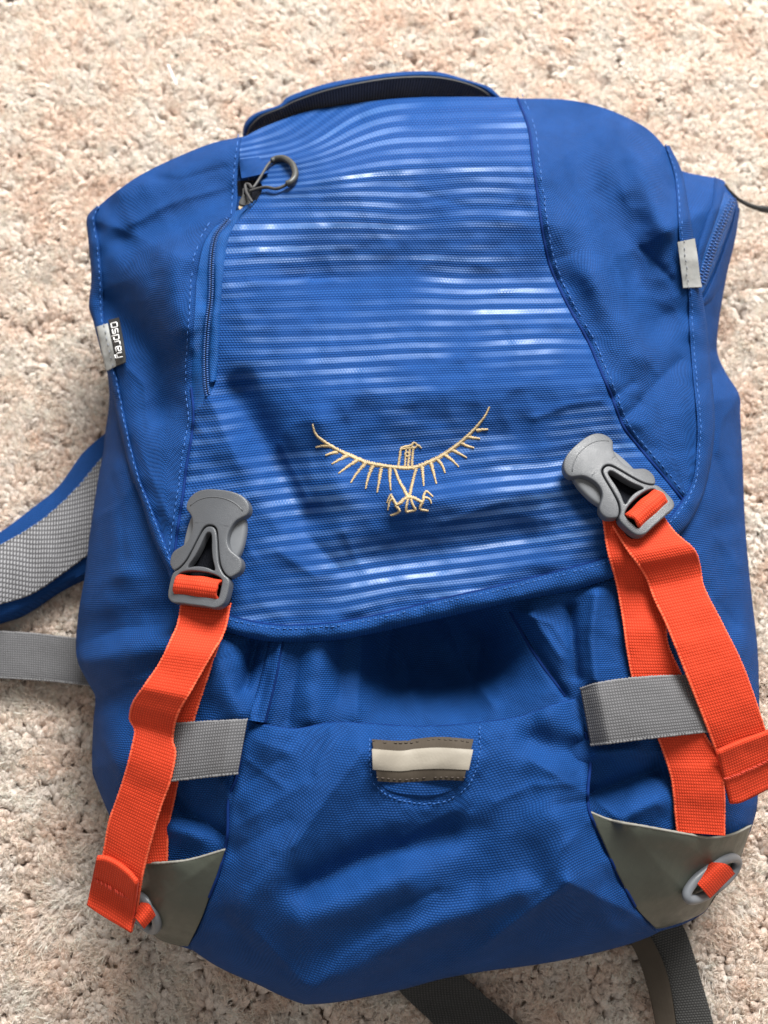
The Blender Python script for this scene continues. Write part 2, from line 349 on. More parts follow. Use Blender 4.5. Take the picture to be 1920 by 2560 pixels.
# ------------------------------------------------------------------ height of the cloth
UST = [(1200,1818),(1198,1880),(1190,1925),(1168,1965),(1125,1998),(1067,2009),(1010,2002),(965,1985),(934,1955),(925,1915),(924,1850)]
def strokes(px, py, L, gain=1.4):
    h = np.zeros(np.shape(px))
    for pts, sig, amp in L: h = h + (gain if sig >= 40 else min(gain, 1.15)) * amp * 0.001 * (np.exp(-(seg_dist(px, py, pts) / sig) ** 2) if sig >= 40 else np.exp(-1.25 * (np.sqrt(seg_dist(px, py, pts) ** 2 + 25) - 5) / sig))
    return h
BODY_FOLDS = [
 ([(540,1640),(600,1780)], 50, 7), ([(640,1610),(612,1720)], 20, -9), ([(712,1600),(664,1804)], 10, 3.0), ([(690,1600),(640,1790)], 12, -3.0),
 ([(1490,1490),(1478,1600),(1490,1700)], 36, 9), ([(1425,1520),(1442,1690)], 12, -6), ([(1330,1540),(1400,1640)], 30, 5), ([(1278,1535),(1414,1740)], 9, -3),
 ([(1480,1985),(1640,1925)], 30, -9), ([(1490,1885),(1590,1872)], 18, 5), ([(1560,2040),(1640,2005)], 36, 6),
 ([(430,1992),(475,2035),(560,2085)], 20, -7), ([(430,2070),(500,2095)], 30, 5), ([(560,1960),(580,2010)], 22, 4),
 ([(205,1670),(430,1610)], 42, 6), ([(200,1585),(430,1520)], 42, -5), ([(260,1800),(330,1960)], 40, 4),
 ([(300,1180),(300,1420)], 40, 3), ([(1800,1330),(1830,1560)], 40, -3), ([(1850,1600),(1860,1850)], 40, 3), ([(1770,1100),(1830,1240)], 26, -3),
 ([(800,1600),(780,1790)], 40, 4), ([(860,1600),(850,1740)], 22, -3), ([(905,1590),(890,1790)], 34, 5), ([(750,1620),(720,1800)], 16, -2.5), ([(1010,1640),(1040,1760),(1090,1800)], 26, 3), ([(1200,1600),(1180,1740)], 30, -4),
 ([(1850,880),(1760,950)], 26, -4), ([(195,1612),(300,1572),(425,1560)], 10, -2.2), ([(240,1745),(320,1702),(400,1690)], 10, 1.6), ([(235,1300),(300,1262),(345,1185)], 12, 1.3), ([(250,1120),(300,1250),(310,1400)], 12, -1.2),
 ([(1848,990),(1805,1050),(1795,1130)], 10, 1.6), ([(1790,1340),(1850,1420)], 12, 1.3), ([(1770,1480),(1840,1560)], 10, -1.3), ([(260,1850),(300,1930),(290,2010)], 10, 1.4), ([(430,1560),(520,1640)], 12, 1.5), ([(610,1830),(560,1960)], 10, 1.5),
 ([(1300,1530),(1380,1560),(1420,1620)], 10, 1.6), ([(1540,1900),(1650,1880)], 10, 1.6), ([(1490,2000),(1560,2060)], 10, 1.6), ([(1120,1560),(1170,1680),(1230,1760)], 16, 2.2), ([(980,1570),(960,1700)], 16, 2.0)]
LID_FOLDS = [
 ([(596,985),(680,1130),(760,1285)], 50, -4.5), ([(520,990),(600,1160)], 34, 2.5), ([(800,1050),(860,1230)], 40, 2.0),
 ([(640,372),(760,345),(900,300)], 34, -5.5), ([(640,420),(800,390),(1000,275)], 30, 3.0), ([(600,560),(700,485),(850,440)], 34, 3.5), ([(610,430),(650,400)], 20, -3),
 ([(300,470),(590,360)], 44, 4.5), ([(330,600),(565,500)], 55, -5), ([(290,760),(390,900),(405,1010)], 55, -5.5), ([(430,640),(450,820)], 50, 3.0), ([(340,1100),(420,1290)], 36, 2.5),
 ([(1400,300),(1450,450),(1550,590),(1640,790)], 78, -6), ([(1340,330),(1370,560)], 36, 2), ([(1480,690),(1590,880)], 48, 3.5), ([(1570,330),(1660,560)], 40, 3.0),
 ([(1600,1000),(1700,900)], 32, -4), ([(1390,650),(1440,630)], 14, -1.2), ([(1530,995),(1580,960)], 12, -2), ([(1560,1040),(1600,1010)], 10, -1.5),
 ([(1230,1150),(1420,1110)], 26, 1.4), ([(1000,1260),(1400,1220)], 40, 2.5), ([(900,1400),(1300,1340)], 50, -2.5),
 ([(760,1330),(850,1425)], 24, -2.2), ([(700,1380),(790,1440)], 22, 2.0), ([(860,1330),(900,1420)], 22, 1.8), ([(1465,560),(1535,640),(1560,730)], 11, 1.4), ([(1335,1045),(1420,1012),(1500,1000)], 10, 1.2), ([(1110,1305),(1260,1252)], 12, 1.0),
 ([(330,560),(430,505),(560,470)], 11, 1.3), ([(415,630),(480,560)], 9, -1.0), ([(300,900),(360,960),(370,1060)], 10, 1.2), ([(1420,420),(1500,560)], 10, -1.2), ([(1600,620),(1680,700)], 11, -1.3), ([(1560,800),(1640,930)], 11, 1.2),
 ([(360,440),(450,450),(560,420)], 10, -1.0), ([(680,470),(820,430),(1000,420)], 12, 1.0), ([(700,1110),(770,1250)], 10, 1.2), ([(1010,470),(1180,520),(1330,520)], 12, -0.8), ([(560,1280),(640,1400)], 12, 1.0)]
POCK_FOLDS = [
 ([(1120,2080),(930,2140),(770,2212)], 46, -6.5), ([(900,1890),(760,2060),(620,2250)], 70, 5.5), ([(1010,2200),(760,2300)], 55, 5),
 ([(1300,2230),(1040,2340),(790,2480)], 44, 5.5), ([(1160,2330),(980,2440)], 46, -3), ([(1466,1985),(1380,1930),(1330,1900)], 26, 3), ([(1440,1880),(1330,1850)], 40, -5),
 ([(1130,2030),(1010,2090)], 26, 2), ([(1390,2060),(1420,2200)], 70, 4.5), ([(1420,2205),(1230,2345)], 34, 4), ([(1600,2290),(1420,2205)], 26, 3),
 ([(640,1850),(720,1880)], 34, 2.2), ([(600,2060),(760,1960)], 30, 2.0), ([(590,2130),(720,2050)], 26, -1.8), ([(640,2330),(760,2460)], 30, 3), ([(560,2300),(700,2420)], 34, -2.5),
 ([(1200,2080),(1180,2250)], 44, -2.5), ([(560,2000),(700,1900)], 16, -1.2), ([(905,1880),(820,1990),(735,2115)], 12, 1.1), ([(1015,2118),(900,2150),(800,2202)], 10, -1.3), ([(1440,1960),(1330,1962),(1240,2005)], 14, 1.2),
 ([(1390,2232),(1290,2302),(1200,2372)], 10, 1.3), ([(1485,2045),(1400,2125),(1345,2225)], 14, 1.2), ([(620,1900),(705,1965)], 10, 0.9), ([(765,2505),(850,2400),(970,2330)], 16, 1.4), ([(765,2505),(690,2420),(600,2300)], 16, 1.4),
 ([(1250,1850),(1180,2020)], 10, -0.9), ([(830,1830),(790,1930)], 10, 1.0), ([(1090,2230),(960,2290)], 10, -1.0), ([(680,2140),(620,2210)], 9, -1.0), ([(1480,2000),(1400,2010)], 14, -1.5)]
def D_body(px, py):
    d = seg_dist(px, py, S_OUT, True) * np.where(inside(px, py, S_OUT), 1, 0)
    t = np.clip(d / 340.0, 0, 1)
    low = 0.013 * sstep(1700, 2350, py)
    return 0.042 + (0.070 - low) * np.sqrt(1 - (1 - t) ** 2)
def H_lid_base(px, py):
    d = seg_dist(px, py, LID_OUT, True) * np.where(inside(px, py, LID_OUT), 1, 0)
    t = np.clip(d / 430.0, 0, 1)
    par = 0.074 + 0.050 * (1 - (1 - t) ** 2)
    k = 0.004; b = D_body(px, py) + 0.007
    return k * np.log(np.exp((par - 0.1) / k) + np.exp((b - 0.1) / k)) + 0.1
def wrinkle(px, py, s):
    return -0.0016 * np.abs(noise(px + py * .5, py - px * .2, 120, s + 5)) - 0.0009 * np.abs(noise(px - py * .3, py + px * .4, 66, s + 6)) + 0.0005 * noise(px, py * 1.0, 95, s) + 0.0006 * noise(px + py * .4, py - px * .3, 42, s + 1) + 0.0002 * noise(px, py, 24, s + 2)
def pucker(px, py, line, wid, amp, wl, seed):
    d = seg_dist(px, py, line); return amp * noise(px, py, wl, seed) * np.exp(-(d / wid) ** 2)
_wy = np.arange(0, 2000.0, 4.0)
_wz = smooth1(np.interp(_wy, [200, 400, 700, 985, 1130, 1290, 1480], [0, 0.0095, -0.0125, 0.0060, -0.0030, 0.0030, -0.0005]), 9)
def lid_wave(px, py):
    y = np.asarray(py) + 0.02 * (np.asarray(px) - 1000) - 26 * noise(px, py, 260, 81)
    return np.interp(y, _wy, _wz) * sstep(640, 880, px + 0.35 * (np.asarray(py) - 500) * (np.asarray(py) < 700)) * sstep(1500, 1370, px - 0.45 * np.maximum(0, np.asarray(py) - 650))
def H_lid(px, py):
    return H_lid_base(px, py) + lid_wave(px, py) + strokes(px, py, LID_FOLDS, 2.6) + wrinkle(px, py, 11) + pucker(px, py, SEAM_R, 42, 0.0011, 34, 171) + pucker(px, py, LEFT_R, 36, 0.0016, 30, 72) + pucker(px, py, HEM_IN, 34, 0.0015, 36, 73)
def H_body(px, py):
    h = D_body(px, py) + strokes(px, py, BODY_FOLDS) + wrinkle(px, py, 21)
    h = h - 0.050 * np.exp(-(((np.asarray(px) - 1095) / 200) ** 2) ** 1.5 - ((np.asarray(py) - 1640) / 150) ** 2)
    inl = inside(px, py, LID_OUT); dl = seg_dist(px, py, LID_OUT, True)
    cap = H_lid_base(px, py) + lid_wave(px, py) + strokes(px, py, LID_FOLDS, 2.6) - 0.007
    f = np.where(inl, sstep(-10, 25, dl), sstep(10, -25, dl) * 0)
    return np.where(inl, h * (1 - f) + np.minimum(h, cap) * f, h)
def H_pock(px, py):
    e = seg_dist(px, py, POCK_L + [POCK_L[-1]]); e2 = seg_dist(px, py, POCK_R)
    puff = 0.009 * sstep(0, 90, e) * sstep(0, 90, e2)
    dip = 0.032 * np.exp(-((np.asarray(px) - 1050) / 270) ** 2 - ((np.asarray(py) - 1700) / 110) ** 2)
    return D_body(px, py) + 0.0035 + puff + strokes(px, py, POCK_FOLDS, 1.6) + 0.5 * wrinkle(px, py, 31) - dip + pucker(px, py, POCK_TOP, 40, 0.0014, 36, 74) + pucker(px, py, POCK_L, 44, 0.0018, 40, 75) + pucker(px, py, POCK_R, 44, 0.0020, 40, 76) + pucker(px, py, UST, 26, 0.0012, 26, 77)
def H_any(px, py):
    h = H_body(px, py)
    h = np.where(inside(px, py, POCK), np.maximum(H_pock(px, py), h), h)
    h = np.where(inside(px, py, LID_OUT), H_lid(px, py) + 0.001, h)
    return np.where(inside(px, py, S_OUT), h, 0.04)

# ------------------------------------------------------------------ the backpack
bp = bpy.data.objects.new("backpack", None); COL.objects.link(bp); bp.location = (0.01, 0.03, 0)
bp["label"] = "blue backpack with orange straps and grey buckles lying on the cream carpet"; bp["category"] = "backpack"
bpy.context.view_layer.update()
BL = np.array([0.01, 0.03, 0.0])
_mo = mesh_obj
def part(name, v, f, mat, parent=None, **kw):
    v = np.asarray(v, float).reshape(-1, 3) - BL
    return _mo(name, v, f, mat, bp if parent is None else parent, **kw)
def sub_build(b, name, mat, parent, smooth=True): return part(name, np.vstack(b.v), b.f, mat, parent, smooth=smooth)
def solid(o, th):
    md = o.modifiers.new("thickness", 'SOLIDIFY'); md.thickness = th; md.offset = -1; return o

# main compartment: domed face, then the sides tucked in under it down to the carpet
MR, KR = 900, 135
out = spline(BODY_OUT, MR, True); cen = np.array([1040.0, 1400.0])
rk = 1 - (1 - np.linspace(0.0, 1, KR)) ** 1.25
gx = cen[0] + (out[None, :, 0] - cen[0]) * rk[:, None]; gy = cen[1] + (out[None, :, 1] - cen[1]) * rk[:, None]
G = P(gx, gy, H_body(gx, gy))
rim = G[-1]; cw = rim.mean(0)
rows = [G]
for k in range(1, 9):
    a = k / 8; q = rim.copy(); hd = rim[:, :2] - cw[:2]; hd /= np.linalg.norm(hd, axis=1)[:, None]
    q[:, :2] -= hd * (0.022 * a ** 1.6); q[:, 2] = rim[:, 2] * (1 - a) - 0.002 * a
    rows.append(q[None])
G = np.concatenate(rows, 0)
arc = np.concatenate([np.zeros((1, MR)), np.cumsum(np.linalg.norm(np.diff(G, axis=0), axis=-1), 0)], 0)
hd = G[KR - 1, :, :2] - G[0, :, :2]; hd = hd / np.linalg.norm(hd, axis=1)[:, None]
uvb = hd[None] * arc[..., None]
body = part("main_compartment", G, grid_faces(G.shape[0], MR, wrap=True), M['blue'], uv=uvb)

def panel(name, top, bottom, left, right, nu, nv, hf, mat, th=0.0016, edges=(), parent=None, cloth=None, roll=0.0016, rw=7):
    gx, gy = coons(top, bottom, left, right, nu, nv)
    z = hf(gx, gy)
    for e in edges: z = z - roll * np.exp(-(seg_dist(gx, gy, e) / rw) ** 2)
    G = P(gx, gy, z)
    uv2 = None if cloth is None else cloth(gx, gy) * PX
    o = part(name, G, grid_faces(nv, nu), mat, parent, uv=arc_uv(G), uv2=uv2)
    return solid(o, th)

# lid
lid = bpy.data.objects.new("top_lid", None); COL.objects.link(lid); lid.parent = bp
hi, ho = spline(HEM_IN, 400), spline(HEM_OUT, 400)
mid = hi * 0.55 + ho * 0.45
def near(pt): return int(np.argmin(np.linalg.norm(hi - A(pt), axis=1)))
iL, iR = near((434, 1411)), near((1708, 1252))
mL, mR = mid[iL], mid[iR]
lid_bottom = [tuple(p) for p in mid[iL:iR + 1:6]]; lid_bottom[-1] = tuple(mR); lid_bottom[0] = tuple(mL)
cenL = CEN_L[:-1] + [tuple(mL)]; lefR = LEFT_R[:-1] + [tuple(mL)]; seamR = SEAM_R[:-1] + [tuple(mR)]
def stripe_coords(px, py):
    tilt = 0.015 + 0.115 * sstep(650, 1400, py)
    fan = 0.42 * sstep(520, 330, py) * sstep(1050, 700, px)
    s = py + tilt * (px - 1000) + fan * (px - 1050) * -1.0 * -1.0
    s = s + 6 * noise(px, py, 170, 5)
    return np.stack([px, -s], -1)
panel("striped_panel", LID_TOP, lid_bottom, cenL, seamR, 190, 230, H_lid, M['striped'], edges=(SEAM_R, LEFT_R[-6:]), parent=lid, cloth=stripe_coords)
e0 = [tuple(p) for p in mid[:iL + 1:6]]; e0[-1] = tuple(mL)
panel("side_panel", [e0[0], (289,480), (347,440), (428,399), (527,359), (604,342)], [tuple(mL), tuple(mL + A((0.5, 0.2)))], e0, lefR[:-1] + [tuple(mL + A((0.5, 0.2)))], 80, 230, lambda x, y: H_lid(x, y) + 0.0004, M['blue'], edges=(LEFT_R,), parent=lid)
e1 = [tuple(p) for p in mid[iR::6]][::-1]; e1[-1] = tuple(mR); 
panel("side_panel", [(1294,246),(1412,249),(1504,268),(1586,303),(1632,334), e1[0]], [tuple(mR - A((0.5, 0.2))), tuple(mR)], seamR[:-1] + [tuple(mR - A((0.5, 0.2)))], e1, 90, 230, lambda x, y: H_lid(x, y) + 0.0004, M['blue'], edges=(SEAM_R,), parent=lid)

def ribbon(name, L, R, zf, mat, n=120, m=9, th=0.0017, parent=None, crown=0.0, wav=0.0003, seed=3, uvflip=False, edge_round=0.0004, selvage=None):
    """a strap between two edge lines; zf(px,py,t,s) gives its height"""
    l, r = spline(L, n), spline(R, n); s = np.linspace(0, 1, m)[None]; t = np.linspace(0, 1, n)[:, None]
    gx = l[:, None, 0] * (1 - s) + r[:, None, 0] * s; gy = l[:, None, 1] * (1 - s) + r[:, None, 1] * s
    z = zf(gx, gy, t, s) + crown * (1 - (2 * s - 1) ** 2) - edge_round * (np.abs(2 * s - 1) ** 6) + wav * noise(gx, gy, 60, seed)
    T = P(gx, gy, z); Bt = T.copy(); Bt[..., 2] -= th
    u = np.concatenate([np.zeros((n, 1)), np.cumsum(np.linalg.norm(np.diff(T, axis=1), axis=-1), 1)], 1)
    c = T[:, m // 2]; v = np.concatenate([[0], np.cumsum(np.linalg.norm(np.diff(c, axis=0), axis=1))])[:, None] + 0 * u
    uv = np.stack([v, u] if uvflip else [u, v], -1).reshape(-1, 2)
    N = n * m
    f = grid_faces(n, m).tolist(); fb = [[a + N for a in q[::-1]] for q in f]
    b = [i * m for i in range(n)]; e = [i * m + m - 1 for i in range(n)]
    sd = []
    loop = list(range(m)) + [i * m + m - 1 for i in range(1, n)] + [(n - 1) * m + j for j in range(m - 2, -1, -1)] + [i * m for i in range(n - 2, 0, -1)]
    for a, c2 in zip(loop, loop[1:] + loop[:1]): sd.append([a, c2, c2 + N, a + N])
    o = part(name, np.concatenate([T.reshape(-1, 3), Bt.reshape(-1, 3)]), f + fb + sd, mat, parent, uv=np.concatenate([uv, uv]))
    md = o.modifiers.new("crisp", 'EDGE_SPLIT'); md.split_angle = math.radians(55)
    if selvage:
        B = Bag_of_shapes()
        for col_ in (0, m - 1):
            pth = T[:, col_]; ss = np.concatenate([[0], np.cumsum(np.linalg.norm(np.diff(pth, axis=0), axis=1))]); kk = max(8, int(ss[-1] / 0.0008))
            q_ = np.stack([np.interp(np.linspace(0, ss[-1], kk), ss, pth[:, a]) for a in range(3)], -1); q_[:, 2] -= 0.0005
            B.add(*tube(q_, 0.00062 + 0.00016 * np.where(np.arange(kk) % 2 == 0, 1, -1) + 0.00006 * np.random.RandomState(seed + col_).randn(kk), 6))
        sub_build(B, "selvage", selvage, o)
    return o
# lid binding
def zhem(gx, gy, t, s):
    return H_lid(gx, gy) + 0.0024 - 0.0022 * s ** 4 * 0 - 0.0030 * (1 - s) ** 5
ribbon("edge_binding", HEM_OUT, HEM_IN, zhem, M['hem'], n=520, m=8, th=0.0034, parent=lid, crown=0.0006)

def stitch_line(name, pts, hf, mat, parent, pitch=17, ln=11, r=0.00025, lift=0.0004, jit=1.7, skip=0.06, slant=0.0):
    """a row of thread dashes lying on the cloth"""
    L = np.sum(np.linalg.norm(np.diff(A(pts), axis=0), axis=1)); n = max(3, int(L / pitch)); c = spline(pts, n)
    tg = np.gradient(c, axis=0); tg /= np.linalg.norm(tg, axis=1)[:, None]; B = Bag_of_shapes(); rs = np.random.RandomState(len(pts) * 7 + n)
    for k in range(n):
        if rs.rand() < skip: continue
        h = ln * 0.5 * (0.85 + 0.3 * rs.rand()); o = c[k] + rs.randn(2) * 0.5 * jit
        d = tg[k] + np.array([-tg[k][1], tg[k][0]]) * slant
        q = np.array([o - d * h, o - d * h * .5, o + d * h * .5, o + d * h]); z = hf(q[:, 0], q[:, 1]) + lift; z[0] -= r; z[-1] -= r
        B.add(*tube(P(q[:, 0], q[:, 1], z), [r * .5, r, r, r * .5], 6))
    return sub_build(B, name, mat, parent)
def offset(pts, d, n=120):
    c = spline(pts, n); tg = np.gradient(c, axis=0); tg /= np.linalg.norm(tg, axis=1)[:, None]
    return [tuple(p) for p in c + np.stack([-tg[:, 1], tg[:, 0]], -1) * d]
hem_st = spline(HEM_IN, 300) * 0.82 + spline(HEM_OUT, 300) * 0.18
stitch_line("stitching", [tuple(p) for p in hem_st], lambda x, y: H_lid(x, y) + 0.0026, M['stitch'], lid, 15, 9)
stitch_line("stitching", offset(SEAM_R, -15), H_lid, M['stitch'], lid, 16, 10, lift=0.0009)
stitch_line("stitching", offset(LEFT_R[:4], 9), H_lid, M['stitch'], lid, 15, 10, lift=0.0009)
stitch_line("stitching", offset(LEFT_R[5:], 14), H_lid, M['stitch'], lid, 16, 10, lift=0.0009)
# dark cords of the seams, where the panels butt together
def seam_cord(pts, hf, parent, r=0.0007, lift=-0.0010, mat='gap_black', name="seam_piping"):
    c = spline(pts, 160); B = Bag_of_shapes(); B.add(*tube(P(c[:, 0], c[:, 1], hf(c[:, 0], c[:, 1]) + lift), r, 6)); return sub_build(B, name, M[mat], parent)
M['piping'] = plain('navy_seam_thread', (0.003, 0.020, 0.11), 0.8, 0.1)
seam_cord(SEAM_R, H_lid, lid, 0.0009, -0.0012, 'piping')
seam_cord(LEFT_R[10:], H_lid, lid, 0.0008, -0.0012, 'piping')
# hem inner edge
seam_cord([tuple(p) for p in (spline(HEM_IN, 140) * 1.02 - spline(HEM_OUT, 140) * 0.02)], H_lid, lid, 0.0007, -0.0002, 'piping')

# lid zipper
zipper = bpy.data.objects.new("lid_zipper", None); COL.objects.link(zipper); zipper.parent = bp
ZC = [(572,548),(565,556),(539,592),(529,653),(527,740),(518,817),(514,894),(516,961),(520,985)]
ribbon("zipper_tape", [(588,528),(560,550),(532,570),(505,612),(489,689),(484,766),(477,869),(474,971),(476,1034)],
       [(640,500),(606,546),(586,564),(568,602),(558,689),(553,766),(548,869),(544,960),(500,1030)],
       lambda x, y, t, s: H_lid(x, y) - 0.0016 + 0.0014 * np.exp(-((s - 0.62) / 0.22) ** 2), M['tape'], n=120, m=15, th=0.001, parent=zipper)
ribbon("zipper_guard", [(600,533),(574,556),(549,596),(538,655),(536,740),(528,817),(523,894),(524,955)],
       [(620,520),(592,556),(572,602),(560,689),(554,766),(549,869),(545,920),(542,952)],
       lambda x, y, t, s: H_lid(x, y) + 0.0016 - 0.002 * s, M['tape'], n=110, m=7, th=0.0012, parent=zipper, crown=0.0012)
def zip_teeth(name, line, hf, parent, pitch=5.4, half=6.4, gap=1.5, r=0.00042, mat='zip', lift=0.0004):
    L = np.sum(np.linalg.norm(np.diff(A(line), axis=0), axis=1)); n = int(L / pitch); c = spline(line, n)
    tg = np.gradient(c, axis=0); tg /= np.linalg.norm(tg, axis=1)[:, None]; nr = np.stack([-tg[:, 1], tg[:, 0]], -1); B = Bag_of_shapes()
    for k in range(n):
        for sgn in (-1, 1):
            off = tg[k] * pitch * 0.5 * (sgn > 0)
            q = np.array([c[k] + off + nr[k] * sgn * gap, c[k] + off + nr[k] * sgn * (gap + half) * 0.55, c[k] + off + nr[k] * sgn * (gap + half)])
            z = hf(q[:, 0], q[:, 1]) + lift; z[-1] -= 0.0009
            B.add(*tube(P(q[:, 0], q[:, 1], z), [r, r, r * .8], 6))
    return sub_build(B, name, M[mat], parent)
zip_teeth("zipper_teeth", ZC, H_lid, zipper)
c = spline(ZC, 90); B = Bag_of_shapes(); B.add(*tube(P(c[:, 0], c[:, 1], H_lid(c[:, 0], c[:, 1]) + 0.0003), 0.00032, 5)); sub_build(B, "zipper_seam", M['gap_black'], zipper)
# the garage at the zipper's upper end: opening blackened to imitate its deep shade, slider, cord and rubber pull
gx, gy = coons([(590,455),(600,452),(645,452),(660,462)], [(590,540),(600,540),(618,524),(646,498)], [(590,455),(586,500),(588,538)], [(660,462),(658,480),(646,498)], 24, 24)
solid(part("zipper_garage", P(gx, gy, H_lid(gx, gy) - 0.0048), grid_faces(24, 24), M['gap_black'], zipper, uv=arc_uv(P(gx, gy, H_lid(gx, gy)))), 0.001)
ribbon("garage_flap", [(598,398),(600,420),(604,446)], [(646,392),(662,410),(670,432)], lambda x, y, t, s: H_lid(x, y) + 0.0012 + 0.0025 * t ** 2, M['blue'], n=30, m=14, th=0.0012, parent=zipper, crown=0.0018)
def plate(name, outline, holes, thick, bev, mat, parent, M4, bow=0.0, res=2, z0=0.0):
    """a bevelled plate with holes, cut from a flat outline (millimetres), set in place by a matrix"""
    cu = bpy.data.curves.new(name, 'CURVE'); cu.dimensions = '2D'; cu.fill_mode = 'BOTH'
    for k, pl in enumerate([outline] + holes):
        sp = cu.splines.new('POLY'); sp.points.add(len(pl) - 1)
        for p, (x, y) in zip(sp.points, pl): p.co = (x * 0.001, y * 0.001, 0, 1)
        sp.use_cyclic_u = True
    cu.extrude = max(thick * 0.0005 - bev * 0.001, 0.00005); cu.bevel_depth = bev * 0.001; cu.bevel_resolution = res; cu.offset = -bev * 0.001
    t = bpy.data.objects.new(name, cu); COL.objects.link(t); bpy.context.view_layer.update()
    me = bpy.data.meshes.new_from_object(t.evaluated_get(bpy.context.evaluated_depsgraph_get())); bpy.data.objects.remove(t); bpy.data.curves.remove(cu)
    bm = bmesh.new(); bm.from_mesh(me); bmesh.ops.remove_doubles(bm, verts=bm.verts, dist=1e-6)
    for _ in range(5):
        es = [e for e in bm.edges if e.calc_length() > 0.0022]
        if not es: break
        bmesh.ops.subdivide_edges(bm, edges=es, cuts=1); bmesh.ops.triangulate(bm, faces=[f_ for f_ in bm.faces if len(f_.verts) > 4])
    bm.to_mesh(me); bm.free()
    v = np.zeros(len(me.vertices) * 3, np.float32); me.vertices.foreach_get("co", v); v = v.reshape(-1, 3).astype(float)
    v[:, 2] += z0 * 0.001 - bow * v[:, 0] ** 2
    R = np.array(M4); v = v @ R[:3, :3].T + R[:3, 3] - BL
    me.vertices.foreach_set("co", v.astype(np.float32).ravel()); me.name = name; me.materials.clear(); me.materials.append(mat)
    me.polygons.foreach_set("use_smooth", np.ones(len(me.polygons), bool)); me.update()
    o = bpy.data.objects.new(name, me); COL.objects.link(o); o.parent = parent
    md = o.modifiers.new("crisp", 'EDGE_SPLIT'); md.split_angle = math.radians(40)
    return o
def frame(origin, yaxis, normal):
    y = A(yaxis); y /= np.linalg.norm(y); nn = A(normal); nn = nn - y * nn.dot(y); nn /= np.linalg.norm(nn); x = np.cross(y, nn)
    m = np.eye(4); m[:3, 0] = x; m[:3, 1] = y; m[:3, 2] = nn; m[:3, 3] = origin; return m
def rnd(pl, n=80):  return [tuple(p) for p in spline(pl, n, True)]
puller = bpy.data.objects.new("zipper_puller", None); COL.objects.link(puller); puller.parent = bp
zz = float(H_lid(A([620]), A([490]))[0])
F = frame(P(612, 515, zz - 0.001), P(622, 455, zz) - P(612, 515, zz), (0, 0, 1))
plate("slider", rnd([(-3.2, 0), (-2.2, 6), (-2.4, 10), (2.4, 10), (2.2, 6), (3.2, 0)], 40), [rnd([(-1.2, 7), (0, 9), (1.2, 7), (0, 6)], 16)], 3.0, 0.5, M['black'], puller, F)
plate("slider_tip", rnd([(-2.4, -3), (-2.8, 0), (2.8, 0), (2.4, -3)], 24), [], 1.6, 0.3, M['gold'], puller, F)
def hcord(pts, r, hf, lift): 
    c = spline(pts, 60); return tube(P(c[:, 0], c[:, 1], hf(c[:, 0], c[:, 1]) + lift), r, 8)
B = Bag_of_shapes()
B.add(*hcord([(630,505),(616,480),(614,462),(624,462),(632,470),(650,445),(668,415),(680,402)], 0.00085, H_lid, 0.0045))
B.add(*hcord([(625,478),(640,473),(665,468),(690,472),(712,464),(718,458)], 0.00085, H_lid, 0.0040))
sub_build(B, "cord", M['cord'], puller)
B = Bag_of_shapes(); B.add(*hcord([(679,403),(692,397),(712,397),(730,410),(738,430),(736,445),(726,456),(717,460)], 0.0018, H_lid, 0.0050)); sub_build(B, "pull_tube", M['pull'], puller)

# carry handle: padded blue roll with a dark webbing face under it
handle = bpy.data.objects.new("carry_handle", None); COL.objects.link(handle); handle.parent = bp
HO = [(606,338),(612,308),(637,284),(698,262),(724,240),(816,209),(919,190),(1000,180),(1067,178),(1111,183),(1166,199),(1222,217),(1246,238),(1262,250)]
HI = [(618,338),(628,316),(655,291),(704,271),(740,253),(820,226),(920,205),(1000,195),(1080,194),(1140,203),(1190,219),(1222,238),(1232,252)]
def zh(t): return 0.052 + 0.026 * np.sin(np.pi * np.clip(t, 0, 1)) ** 0.6
ribbon("handle_roll", HO, HI, lambda x, y, t, s: zh(t) + 0.0035 * np.sqrt(np.maximum(0, 1 - (2 * s - 1) ** 2)) + 0.001 * s, M['blue'], n=160, m=13, th=0.005, parent=handle)
HL = [(626,345),(650,322),(700,300),(790,270),(893,252),(1000,242),(1083,240),(1150,240),(1190,242),(1216,250)]
ribbon("handle_webbing", HI, [(p[0], p[1] + 10) for p in HL], lambda x, y, t, s: zh(t) + 0.0042 - 0.012 * s, M['handle_dark'], n=160, m=13, th=0.002, parent=handle, uvflip=False)
c = spline(HI, 120); 
B = Bag_of_shapes(); B.add(*tube(P(c[:, 0], c[:, 1], zh(np.linspace(0, 1, 120)) + 0.0045), 0.0007, 6)); sub_build(B, "handle_edge", M['cord'], handle)

